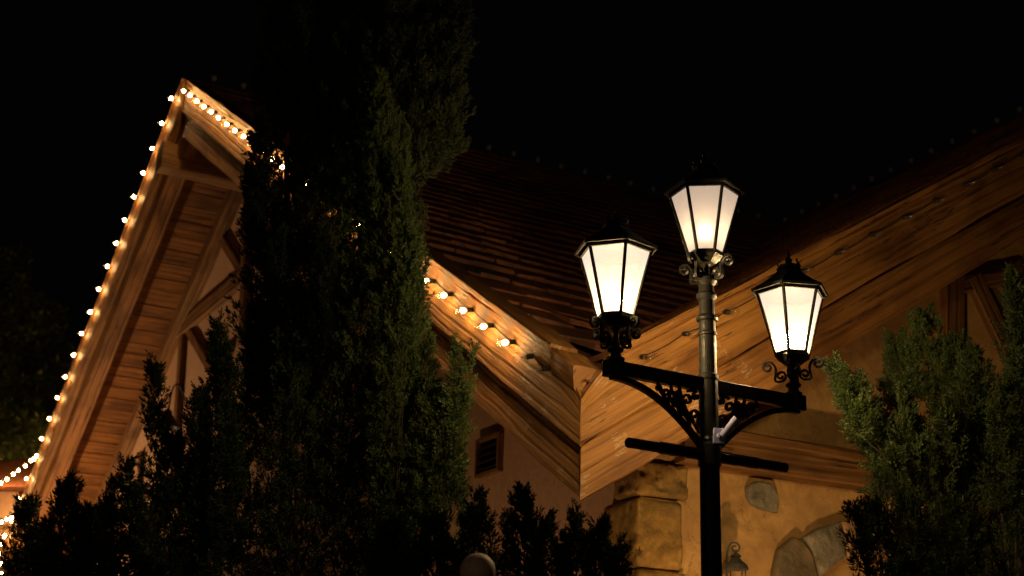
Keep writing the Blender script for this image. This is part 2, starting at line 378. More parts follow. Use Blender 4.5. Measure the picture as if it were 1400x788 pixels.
def board(mb, fn, s0, s1, t0, t1, n0, n1, mitre=0.0, jit=0.006, step=0.12, ch=0.012, wear=0.0, notch=0.0):
    """bargeboard: cross-section t0..t1 by n0..n1 below the roof line, swept from s0 to s1; fn(s,t,n) gives the point"""
    k = max(2, int(abs(s1 - s0) * 1.17 / step)); u0_ = random.random() * 20; v0 = random.random() * 20
    cs = [(t0 + ch, n0), (t1 - ch, n0), (t1, n0 + ch), (t1, n1 - ch), (t1 - ch, n1), (t0 + ch, n1), (t0, n1 - ch), (t0, n0 + ch)]
    pts = []
    for i in range(8):
        a, b_ = cs[i], cs[(i + 1) % 8]; q = max(1, int(math.dist(a, b_) / 0.06))
        pts += [(a[0] + (b_[0] - a[0]) * j / q, a[1] + (b_[1] - a[1]) * j / q) for j in range(q)]
    vs = [v0]
    for i in range(len(pts)): vs.append(vs[-1] + math.dist(pts[i], pts[(i + 1) % len(pts)]))
    tc = (t0 + t1) / 2; nc = (n0 + n1) / 2; rings = []; us = []
    for i in range(k + 1):
        f = i / k; rg = []
        for t, n_ in pts:
            st = s0 + mitre * t
            s = st + (s1 - st) * f
            q = fn(s, t, n_)
            j = nz(q, 2.2, jit) + nz(q, 9.0, jit * 0.6)
            dn = (1 if n_ > nc else -1) * (abs(n_ - nc) / (abs(n1 - n0) / 2)) ** 6
            wv = nz(Vector((s * 1.0, n0 * 7, 3.3)), 1.4, 0.02) * (1 if abs(dn) > .5 else 0)
            cut = notch * max(0.0, 1 - max(0, s - t) / .24) ** 1.3 * max(0, 1 - (n_ - n0) / .3)
            rg.append(fn(s, t + (j if t < tc else 0), n_ + cut + dn * (j * 1.5 + wv)))
        rings.append(rg); us.append(u0_ + (s0 + (s1 - s0) * f) * 1.17)
    mb.rings(rings, us, vs)
def fA(s, t, n): return P(s, t, hA(s) - n)
def fB(s, t, n): return P(t, s, hA(s) - n)

random.seed(7)
# ------------------------------------------------------------------ ground
mb = MB()
g = 2500
mb.v = [(-g, -g, 0), (g, -g, 0), (g, g, 0), (-g, g, 0)]; mb.face((0, 1, 2, 3))
o = mb.build('ground', SOIL); o['kind'] = 'structure'
mb = MB(); mb.v = [(-14, -8, .004), (9, -8, .004), (9, 6.2, .004), (-14, 6.2, .004)]; mb.face((0, 1, 2, 3))
o = mb.build('path', GROUND); o['kind'] = 'structure'
mb = MB(); mb.box((-2.5, 6.28, 0.06), (11.5, 0, 0), (0, 0.08, 0), (0, 0, 0.06))
o = mb.build('kerb', GROUND, bevel=0.01); o['kind'] = 'structure'

# ------------------------------------------------------------------ the cottage
cot = thing('timber_framed_cottage', 'half-timbered cottage with two steep gables, reddish tiled roof and heavy carved bargeboards', 'cottage', P(0, 0, 0))
OA, OB = 1.32, 1.25
W2 = 2 * w
# walls
def gable_wall(fn, o0, name, mat, th=0.25):
    mb = MB(); ss = [o0, w, W2 - 1.0]
    def poly(t): return [fn(ss[0], t, 0.0), fn(ss[-1], t, 0.0), fn(ss[-1], t, None), fn(w, t, None), fn(ss[0], t, None)]
    a = poly(0); b_ = poly(th); mb.v = [tuple(p) for p in a + b_]
    mb.face((0, 1, 2, 3, 4)); mb.face((9, 8, 7, 6, 5))
    for i in range(5): j = (i + 1) % 5; mb.face((i, i + 5, j + 5, j))
    return mb.build(name, mat, cot)
def wa(s, t, z_): return P(s, OA + t, (hA(s) - 0.36) if z_ is None else z_)
def wb_(t, s, z_): return P(OB + s, t, (hA(t) - 0.36) if z_ is None else z_)
gable_wall(wa, OB, 'wall', PLASTER_A)
gable_wall(wb_, OA + 0.002, 'wall', PLASTER)

# roof: tiled front slopes, laid course by course with every tile modelled
def tiled_slope(fn, hole):
    mb = MB(); L = w; expo = 0.46; ks = int(L / (expo * 0.85)) + 1; ds = L / ks
    for i in range(ks):
        s_lo = i * ds; s_hi = s_lo + ds * 1.22
        t = 0.03 - random.random() * 0.1
        tmax = s_lo + 0.25
        while t < tmax:
            wd = 0.26 + random.random() * 0.16; t1 = min(t + wd, tmax + 0.1)
            a0, a1 = max(t, 0.03), t1 - 0.006
            if a1 > a0 + 0.02:
                drop = random.uniform(-.035, .025); lift = 0.045 + random.random() * 0.010 + nz((s_lo, t, 0), .8, .02)
                th = 0.045; tilt = random.uniform(-.012, .012)
                if hole(s_lo, t):
                    if random.random() < 0.6: t = t1; continue
                    lift += random.uniform(0.0, .06); drop += random.uniform(-.06, .08); tilt += random.uniform(-.03, .03)
                lo, hi = s_lo + drop, s_hi
                b0 = len(mb.v)
                for (s_, t_, e) in ((lo, a0, lift - tilt), (lo, a1, lift + tilt), (hi, a1, 0.012), (hi, a0, 0.010)):
                    mb.v.append(tuple(fn(s_, t_, e))); 
                for (s_, t_, e) in ((lo, a0, lift - tilt - th), (lo, a1, lift + tilt - th), (hi, a1, -0.004), (hi, a0, -0.006)):
                    mb.v.append(tuple(fn(s_, t_, e)))
                tn = min(1, max(0, random.gauss(.5, .25)))
                mb.tint.extend([tn] * 8)
                for fc in ((0, 1, 2, 3), (0, 4, 5, 1), (1, 5, 6, 2), (3, 7, 4, 0), (7, 6, 5, 4)):
                    mb.face([b0 + q for q in fc])
            t = t1
    return mb
sag = lambda s, t: -0.10 * math.sin(math.pi * min(1, max(0, s / w))) * min(1, t / 2.5)
mb = tiled_slope(lambda s, t, e: P(s, t, h0 + m * s + e + sag(s, t)), lambda s, t: (0.95 < s < 1.5 and .3 < t < .75) or (s < .5 and t < .4))
mb.build('roof', TILE, cot)
mb = tiled_slope(lambda s, t, e: P(t, s, h0 + m * s + e + sag(s, t)), lambda s, t: s < .35 and t < .3)
mb.build('roof', TILE, cot)
# roof decks under the tiles and the far slopes
for q in (0, 1):
    mb = MB()
    f = (lambda s, t, z_: P(s, t, z_)) if q == 0 else (lambda s, t, z_: P(t, s, z_))
    prof = []
    ns = 12
    for i in range(ns + 1):
        s = w * i / ns
        for j in range(7):
            t = 0.06 + (s - 0.06) * j / 6 if s > .06 else .06
            mb.v.append(tuple(f(s, t, h0 + m * s - 0.035 + sag(s, t))))
    for i in range(ns):
        for j in range(6):
            k = i * 7 + j; mb.face((k, k + 1, k + 8, k + 7) if q == 0 else (k, k + 7, k + 8, k + 1))
    # far slope (a plain thick sheet)
    b0 = len(mb.v)
    for s in (w, W2):
        for t in (.06, W2):
            for e in (0.0, -0.10): mb.v.append(tuple(f(s, t, hA(s) + e)))
    A = [b0 + k for k in range(8)]
    for fc in ((0, 2, 6, 4), (1, 5, 7, 3), (0, 4, 5, 1), (2, 3, 7, 6), (4, 6, 7, 5)): mb.face([A[k] for k in fc])
    mb.tint = [0.35] * len(mb.v)
    mb.build('roof_deck', TILE, cot)
# ridge caps
for q in (0, 1):
    mb = MB(); t = 0.02
    while t < w + .2:
        L = 0.34; r = 0.085
        rg = []
        for e, rr in ((0, r + .012), (L, r)):
            rg.append([(P(w, t + e, H + .01) if q == 0 else P(t + e, w, H + .01)) + (av if q == 0 else bv) * (rr * 1.25 * math.cos(math.pi * k / 8)) + zv * (rr * math.sin(math.pi * k / 8) - 0.03) for k in range(9)])
        mb.rings(rg, [0, L], [k / 8 for k in range(10)], closed=True, cap=True)
        mb.tint.extend([random.random() * .7] * 18); t += L - .03
    mb.build('ridge_cap', TILE, cot)

# bargeboards: upper boards proud of lower ones, first gable
MT = 1.0
def barge(name, fn, s0, s1, t0, t1, n0, n1, mat, mitre=0.0, **kw):
    mb = MB(); board(mb, fn, s0, s1, t0, t1, n0, n1, mitre, **kw); return mb.build(name, mat, cot, smooth=False)
barge('upper_bargeboard', fA, 0.0, w - .003, 0.0, 0.13, 0.0, 0.475, W_barge, MT, notch=.15, step=.07)
barge('lower_bargeboard', fA, 0.0, w - .003, 0.05, 0.32, 0.479, bh, W_barge2, MT)
barge('upper_bargeboard', fA, w + .003, W2, -0.03, 0.13, 0.0, 0.40, W_barge)
barge('lower_bargeboard', fA, w + .003, W2, 0.10, 0.36, 0.404, 0.74, W_barge2)
barge('upper_bargeboard', fB, 0.004, w - .003, 0.0, 0.13, 0.0, 0.455, W_barge, MT, notch=.17, step=.07, ch=.016)
barge('lower_bargeboard', fB, 0.004, w - .003, 0.004, 0.32, 0.474, bh, W_barge2, MT, ch=.016)
barge('upper_bargeboard', fB, w + .003, W2, 0.0, 0.13, 0.0, 0.47, W_barge)
barge('lower_bargeboard', fB, w + .003, W2, 0.008, 0.32, 0.476, bh, W_barge2)
# coping boards along the verges
barge('coping', fA, 0.37, w, -0.025, 0.20, -0.075, -0.004, W_barge, jit=0.01)
barge('coping', fA, w + .003, W2, -0.055, 0.20, -0.06, -0.004, W_barge)
barge('coping', fB, 0.30, w, -0.02, 0.20, -0.06, -0.004, W_barge, jit=0.008)
barge('coping', fB, w + .003, W2, -0.02, 0.20, -0.06, -0.004, W_barge)
barge('coping_end', fA, 0.06, 0.36, -0.025, 0.22, -0.05, 0.12, W_barge2, jit=0.02, step=.04)
# soffit planks
def soffit(fn, s0, s1, t0, t1, name='soffit'):
    mb = MB(); s = s0
    while s < s1:
        wd = 0.21 + random.random() * .09; e = min(s + wd, s1); a, b_ = s + .010, e - .010
        n0 = 0.30 + random.uniform(-.006, .006); u = random.random() * 20; v = random.random() * 20
        n_ = 8; rings = []
        for i in range(n_ + 1):
            t = t0 + (t1 - t0) * i / n_
            rings.append([fn(a, t, n0 + nz((s, t, 1), 3, .006)), fn(b_, t, n0 + nz((s + 1, t, 1), 3, .006)), fn(b_, t, n0 - .04), fn(a, t, n0 - .04)])
        mb.rings(rings, [u + (t1 - t0) * i / n_ for i in range(n_ + 1)], [v, v + wd, v + wd + .04, v + 2 * wd, v + 2 * wd + .04])
        s = e
    return mb.build(name, W_soffit, cot)
soffit(fA, w + .15, W2 - .2, 0.34, OA)
soffit(fA, 0.3, w - .1, 0.32, OA)
soffit(fB, 0.3, w - .1, 0.32, OB)
# plate timber where the soffit meets the wall
barge('wall_rafter', fA, w + .1, W2 - .5, 1.12, OA + .03, 0.345, 0.62, W_dark)
barge('wall_rafter', fA, OB + .05, w - .1, 1.20, OA + .03, 0.345, 0.66, W_dark)
barge('wall_rafter', fB, OA + .05, w - .1, 1.16, OB + .03, 0.345, 0.62, W_dark)
# projecting purlin under the ridge
mb = MB(); timber(mb, P(11.60, -0.11, 9.84), P(11.60, OA, 9.84), av, 0.34, zv, 0.40, ch=.02); mb.build('purlin', W_dark, cot)
# purlin far down and a second one hidden near the eave corner
# half-timbering on the first gable
def tA(p, q, wd=0.2, dep=0.10):
    a = onA(*p, OA); b_ = onA(*q, OA); A = P(a[0], OA - dep / 2 + .02, a[1]); B = P(b_[0], OA - dep / 2 + .02, b_[1])
    mb = MB(); d = (B - A).normalized(); timber(mb, A, B, bv, dep, d.cross(bv), wd); return mb.build('timber', W_dark, cot)
tA((342, 268), (335, 470), .20)
tA((303, 322), (341, 384), .17, .088)
tA((238, 462), (341, 376), .27, .112)
tA((254, 450), (240, 660), .20)
tA((258, 448), (306, 530), .17, .088)
tA((196, 620), (190, 745), .19, .092)
tA((176, 742), (226, 690), .24, .104)
tA((226, 625), (275, 590), .17, .086)
tA((215, 690), (214, 790), .16, .082)
tA((120, 735), (420, 800), .28, .12)
# dark inner post line beside the lower right of this gable, and its louvred vent
a0 = onA(658, 603, OA); a1 = onA(688, 640, OA)
def vent():
    s0, s1 = sorted((a0[0], a1[0])); z1 = a0[1]; z0 = a1[1] - .03
    fr = MB(); t = OA - .03
    for (sa, sb, za, zb) in ((s0, s1, z1 - .028, z1), (s0, s1, z0, z0 + .028), (s0, s0 + .028, z0 + .029, z1 - .029), (s1 - .028, s1, z0 + .029, z1 - .029)):
        fr.box(P((sa + sb) / 2, t, (za + zb) / 2), av * ((sb - sa) / 2), bv * .032, zv * ((zb - za) / 2))
    fo = fr.build('vent', W_dark, cot)
    sl = MB()
    for i in range(4):
        zc = z0 + .05 + (z1 - z0 - .1) * (i + .5) / 4
        sl.box(P((s0 + s1) / 2, OA - .02, zc), av * ((s1 - s0) / 2 - .037), bv * .03 + zv * .022, zv * .006 - bv * .004)
    sl.box(P((s0 + s1) / 2, OA - .004, (z0 + z1) / 2), av * ((s1 - s0) / 2 - .036), bv * .003, zv * ((z1 - z0) / 2 - .036))
    s_ = sl.build('slats', IRON, fo)
vent()
# sloping trim board on first gable wall, low right
p = onA(700, 560, OA); q = onA(800, 690, OA)
mb = MB(); timber(mb, P(p[0] + 1.5, OA - .012, p[1] + 1.5 * m), P(q[0], OA - .012, p[1] - (p[0] - q[0]) * m), bv, .05, zv, .10); mb.build('trim_board', W_dark, cot)

# half-timbering on the second gable
def tB(p, q, wd, dep=0.10):
    a = onB(*p, OB); b_ = onB(*q, OB); A = P(OB - dep / 2 + .02, a[0], a[1]); B = P(OB - dep / 2 + .02, b_[0], b_[1])
    mb = MB(); d = (B - A).normalized(); timber(mb, A, B, av, dep, d.cross(av), wd); return mb.build('timber', W_dark, cot)
a = onB(985, 611, OB); e = onB(1232, 645, OB)
mb = MB(); timber(mb, P(OB - .08, OA + .28, 3.97), P(OB - .08, W2 - 1.2, 3.97), av, .22, zv, .30); mb.build('cross_beam', W_dark, cot)
tB((1298, 350), (1298, 610), .24)
tB((1326, 380), (1412, 560), .20, .09)
tB((1290, 395), (1420, 372), .16, .084)
tB((1418, 300), (1418, 620), .24, .104)

# stones
def stone(name, poly, thick, fn, mat, jit=.012, seed=0):
    """rounded block: outline poly in wall coordinates, bulging out of the wall"""
    rnd = random.Random(seed); cx = sum(p[0] for p in poly) / len(poly); cz = sum(p[1] for p in poly) / len(poly)
    pts = []
    for i in range(len(poly)):
        a, b_ = poly[i], poly[(i + 1) % len(poly)]; k = max(1, int(math.dist(a, b_) / .035))
        pts += [(a[0] + (b_[0] - a[0]) * j / k, a[1] + (b_[1] - a[1]) * j / k) for j in range(k)]
    mb = MB(); rings = []
    R = [(1.0, -0.03), (1.0, thick * .55), (.985, thick * .8), (.95, thick * .93), (.88, thick), (.72, thick * 1.04), (.5, thick * 1.05), (.25, thick * 1.05), (.02, thick * 1.05)]
    for sc_, d in R:
        rg = []
        for (x, y) in pts:
            X = cx + (x - cx) * sc_; Y = cz + (y - cz) * sc_
            q = Vector((X * 1.0 + seed, Y, d * 3))
            e = (nz(q, 5, jit * 1.5) + nz(q, 16, jit) - max(0, nz(q, 9, .06) - .018)) * (1 if d > thick * .5 else .5)
            ex = nz(q, 7, jit) if sc_ > .9 else 0
            rg.append(fn(X + ex, Y + ex * .5, d + (e if d > 0 else 0)))
        rings.append(rg)
    mb.rings(rings, [0, .1, .12, .14, .2, .3, .4, .5, .6], [i * .05 for i in range(len(pts) + 1)])
    return mb.build(name, mat, cot, smooth=True)
outB = lambda x, y, d: P(OB - d, x, y)
outA = lambda x, y, d: P(x, OA - d, y)
# quoins at the corner, alternating lengths, wrapping both faces as blocks
zq = 0.0; ztop = 4.15; k = 0
ends = []
z_edges = [0.0, .48, .98, 1.5, 2.02, 2.42, onB(890, 779, OB)[1], onB(890, 682, OB)[1], onB(890, 640, OB)[1] + .05, 4.3]
z_edges = sorted(z_edges)
for i in range(len(z_edges) - 1):
    za, zb = z_edges[i] + .012, z_edges[i + 1] - .012
    if zb - za < .05: continue
    L1_ = .33 + (.06 if i % 2 else -.02) + random.uniform(-.02, .02)
    L2_ = .40 + (-.06 if i % 2 else .08)
    mb = MB(); c0 = P(OB - .075, OA - .075, 0)
    rings = []
    for zf in np.linspace(za, zb, 22):
        rg = []; bul = 1 - abs((zf - za) / (zb - za) * 2 - 1) ** 16
        path = []
        for x in np.linspace(L2_, 0.012, 18): path.append((OB - .075 + x, OA - .075))
        for x in np.linspace(0.012, L1_ + .075, 22): path.append((OB - .075, OA - .075 + x))
        path += [(OB + .05, OA + L1_), (OB + L2_ - .075, OA + .05)]
        for idx, (s_, t_) in enumerate(path):
            q = P(s_, t_, zf); jj = nz(q, 4, .022) + nz(q, 15, .014) + nz(q, 34, .007) - max(0, nz(q, 13, .16) - .05)
            out = (-av if idx >= 18 else -bv) if idx < 40 else Vector((0, 0, 0))
            if idx in (17, 18): out = (-av - bv) * .7
            rg.append(q + out * (jj + (bul - 1) * .035))
        rings.append(rg)
    mb.rings(rings, list(np.linspace(0, .5, 22)), [j * .05 for j in range(len(rings[0]) + 1)])
    mb.build('quoin_stone', STONE, cot, smooth=True)
def pB(*pts): return [onB(x, y, OB - .04) for x, y in pts]
stone('wall_stone', pB((1022, 664), (1034, 658), (1052, 661), (1060, 672), (1066, 690), (1062, 701), (1044, 697), (1030, 690), (1023, 680)), .05, outB, STONE_G, seed=3)
stone('arch_stone', pB((1057, 788), (1064, 752), (1084, 734), (1096, 738), (1112, 765), (1118, 788), (1118, 830), (1056, 830)), .07, outB, STONE_O, seed=5)
stone('arch_stone', pB((1098, 736), (1118, 722), (1146, 714), (1152, 738), (1154, 762), (1134, 776), (1120, 788), (1112, 762)), .08, outB, STONE_G, seed=9)
stone('arch_stone', pB((1149, 714), (1172, 708), (1186, 716), (1190, 756), (1172, 758), (1157, 762), (1155, 738)), .07, outB, STONE_O, seed=12)
stone('arch_stone', pB((1190, 716), (1228, 720), (1228, 764), (1193, 757)), .07, outB, STONE_O, seed=14)
stone('arch_stone', pB((1232, 722), (1268, 738), (1255, 784), (1231, 766)), .08, outB, STONE_G, seed=17)

# ------------------------------------------------------------------ bulb strings
def bulb_mesh(lit):
    mb = MB()      # local: axis +Z points out of the socket
    mb.lathe((0, 0, 0), [(.012, .018), (.014, .03), (.026, .045), (.036, .065), (.040, .085), (.036, .105), (.022, .12), (.001, .126)], 14, 0)
    if lit: mb.lathe((0, 0, 0), [(.001, .033), (.011, .036), (.018, .043), (.021, .053), (.018, .063), (.011, .070), (.001, .074)], 14, 1)
    else: mb.lathe((0, 0, 0), [(.004, .02), (.003, .06), (.006, .065), (.001, .085)], 6, 1)
    me_o = mb.build('bulb', [GLOBE if lit else GLOBE_U, LIT if lit else FIL], None, smooth=True)
    return me_o
def sock_mesh():
    mb = MB(); mb.lathe((0, 0, 0), [(.006, -.03), (.016, -.028), (.018, -.01), (.017, .012), (.019, .022), (.015, .028)], 10, 0)
    return mb.build('socket', SOCK, None, smooth=True)
pb_l, pb_u, ps, pb_m = bulb_mesh(True), bulb_mesh(False), sock_mesh(), bulb_mesh(False)
pb_m.data.materials[0] = clear_glass('whitened_ridge_globe', .5, .4)  # white mixed into the ridge globes to brighten them, standing in for light
meshes = (pb_u.data, pb_l.data, ps.data, pb_m.data)
for q in (pb_l, pb_u, ps, pb_m): bpy.data.objects.remove(q)
def string(name, label, pts, dirs, lit, group='strings of round bulbs along the cottage', sag_=.015, extra=()):
    """pts: socket places; dirs: where each bulb points; lit: flags"""
    t = thing(name, label, 'string lights', pts[0], group)
    cab = MB(); path = []
    allp = list(pts)
    for i, p in enumerate(allp):
        path.append(Vector(p) - Vector(dirs[i]).normalized() * .028)
        if i < len(allp) - 1:
            for f in (.33, .66): path.append(Vector(p).lerp(Vector(allp[i + 1]), f) - Vector(dirs[i]).normalized() * .03 - zv * sag_ * (1 + .5 * math.sin(i * 3.1)))
    cab.tube(path, .0045, 5); cab.build('cable', WIRE, t)
    for i, p in enumerate(allp):
        d = Vector(dirs[i]); d += Vector((random.uniform(-.1, .1), random.uniform(-.1, .1), random.uniform(-.12, .12)))
        b_ = bpy.data.objects.new('bulb', meshes[int(lit[i])]); C.objects.link(b_); b_.parent = t
        b_.location = Vector(p) - Vector(pts[0]); b_.rotation_mode = 'QUATERNION'; b_.rotation_quaternion = d.to_track_quat('Z', 'Y')
        s_ = bpy.data.objects.new('socket', meshes[2]); C.objects.link(s_); s_.parent = b_
    return t
# along the first gable's near rafter
ss = [.40, .62]; ss += [.90, 1.235, 1.58, 1.94, 2.27]
x = 2.64
while x < w - .2: ss.append(x); x += .385
pts = [P(s, -.035, hA(s) - .085 - (.03 if s < 3 else 0)) for s in ss]
string('string_lights', 'string of glowing bulbs along the bargeboard between gable peak and roof valley', pts, [-bv - zv * .25] * len(pts), [s > .8 for s in ss])
ss = [w + .3 + .402 * i + .0022 * i * i for i in range(24)]
pts = [P(s, -.048, hA(s) + .02) for s in ss]
string('string_lights', 'string of glowing bulbs down the far left edge of the tall gable', pts, [-bv - zv * .1] * len(pts), [True] * len(pts))
ss = [.474 + .355 * i for i in range(27)]
pts = [P(-.03, s, hA(s) - .095) for s in ss]
string('string_lights', 'unlit clear bulbs strung along the right-hand bargeboard behind the lamp post', pts, [-av - zv * .2] * len(pts), [False] * len(pts))
pts = [P(w, .42 + .46 * i, H + .10) for i in range(23)]
string('string_lights', 'unlit bulbs standing along the ridge running back from the left peak', pts, [zv] * len(pts), [3] * len(pts), sag_=.06)
pts = [P(w - .45 * i - .1, w + .02, H + .10) for i in range(24)]
string('string_lights', 'unlit bulbs standing along the ridge climbing to the upper right corner', pts, [zv] * len(pts), [3] * len(pts), sag_=.06)

# ------------------------------------------------------------------ lamp post
LY = 7.8; pc = atY(968, 520, LY); LX = pc.x
zy = lambda y: 3.68 + (520 - y) * (.00439 if y < 520 else .00410)
lp = thing('street_lamp', 'black cast iron lamp post carrying three lit hexagonal lanterns', 'street lamp', (LX, LY, 0))
G = Vector((LX, LY, 0))
mb = MB()
prof = [(.16, 0), (.16, .1), (.12, .14), (.12, .55), (.09, .62), (.075, .75), (.068, .8), (.060, 1.0), (.058, 2.5), (.056, zy(640)), (.055, zy(530)),
        (.055, zy(522)), (.060, zy(519)), (.060, zy(514)), (.052, zy(512)), (.050, zy(470)), (.050, zy(461)), (.057, zy(460)), (.057, zy(457)), (.049, zy(455)), (.048, zy(441)),
        (.060, zy(440)), (.063, zy(437)), (.057, zy(434)), (.046, zy(432)), (.044, zy(412)), (.052, zy(410)), (.060, zy(407)), (.060, zy(404)), (.046, zy(401)), (.043, zy(392)),
        (.052, zy(389)), (.062, zy(386)), (.062, zy(382)), (.040, zy(379)), (.020, zy(376)), (.017, zy(350))]
mb.lathe(G, prof, 28); mb.build('post', IRON_L, lp, smooth=False, bevel=0)
phi = math.radians(30.5); ad = Vector((math.cos(phi), math.sin(phi), 0)); an = Vector((-ad.y, ad.x, 0))
ZA = zy(528); AL = .690; AB = .640      # arm height, arm length, lantern distance
def spiral(c, r0_, r1_, a0_, turns, u, n=26):
    out = []
    for i in range(n + 1):
        f = i / n; r = r0_ + (r1_ - r0_) * f; a = a0_ + turns * 2 * math.pi * f
        out.append(Vector(c) + u * (r * math.cos(a)) + zv * (r * math.sin(a)))
    return out
def bez(p0, p1, p2, p3, n=12):
    return [p0 * (1 - f) ** 3 + p1 * 3 * f * (1 - f) ** 2 + p2 * 3 * f * f * (1 - f) + p3 * f ** 3 for f in [i / n for i in range(n + 1)]]
for sg in (-1, 1):
    u = ad * sg; A = G + zv * ZA
    mb = MB(); mb.box(A + u * ((AL + .05) / 2), u * ((AL - .05) / 2), an * .026, zv * .040)
    mb.box(A + u * (AL - .03) - zv * .004, u * .042, an * .042, zv * .046)
    arm = mb.build('arm', IRON, lp, bevel=.006)
    mb = MB()
    br = bez(A + u * (AL - .02) - zv * .052, A + u * (AL * .62) - zv * .052, A + u * .24 - zv * .17, A + u * .052 - zv * .36, 22)
    mb.strip(br, an, .036, .030)
    # scrollwork between arm and brace
    w1 = .020
    base = A + u * .07 - zv * .27
    def sc2(c_u, c_z, r, a0_, tn, tail):
        c = A + u * c_u - zv * c_z
        sp_ = spiral(c, r * .22, r, a0_, tn, u, 24)
        d = (sp_[-1] - sp_[-2]).normalized()
        t_end = A + u * tail[0] - zv * tail[1]
        L = (t_end - sp_[-1]).length
        pts = sp_ + bez(sp_[-1], sp_[-1] + d * L * .45, t_end + (sp_[-1] - t_end) * .25 + zv * .01, t_end, 8)[1:]
        mb.strip(pts, an, w1, [.007 + .006 * min(1, i / 10) for i in range(len(pts))])
    sc2(.105, .185, .034, 2.6, 1.15, (.075, .285))
    sc2(.150, .105, .036, 0.6, -1.2, (.080, .265))
    sc2(.235, .120, .030, 2.8, 1.15, (.150, .215))
    sc2(.215, .075, .020, 5.4, 1.1, (.170, .190))
    sc2(.300, .088, .024, 2.8, 1.1, (.235, .160))
    sc2(.090, .075, .022, 0.2, 1.2, (.150, .055))
    sc2(.350, .068, .016, 2.4, 1.1, (.310, .118))
    for tt, (uu, z1_) in enumerate(((.19, .205), (.28, .145), (.13, .25))):
        mb.strip(bez(A + u * uu - zv * z1_, A + u * (uu + .03) - zv * (z1_ - .05), A + u * (uu + .06) - zv * (.10), A + u * (uu + .075) - zv * .042, 8), an, w1, .010)
    mb.build('scroll_bracket', IRON, lp)
    # turned seat on the arm's end
    mb = MB(); q = A + u * AB
    mb.lathe(q, [(.050, .040), (.052, .055), (.034, .065), (.030, .085), (.044, .095), (.047, .105), (.040, .113), (.024, .122), (.018, .150)], 20)
    mb.build('turned_seat', IRON, lp)
    # crossbar
    mb = MB(); B = G + zv * zy(626)
    mb.tube([B + u * .045, B + u * .34], .034, 14); mb.tube([B + u * .32, B + u * .555, B + u * .565], [.029, .029, .020], 14)
    mb.build('crossbar', IRON, lp, smooth=False)
mb = MB(); mb.lathe(G, [(.060, zy(642)), (.066, zy(640)), (.066, zy(612)), (.060, zy(610))], 24)
mb.build('collar', IRON, lp)
mb = MB(); mb.tube([G + zv * (zy(632)) - ad * .20 - an * .036 - zv * .01, G + zv * zy(632) - ad * .20 - an * .05 - zv * .012], .008, 10); mb.build('bolt', STEEL, lp)

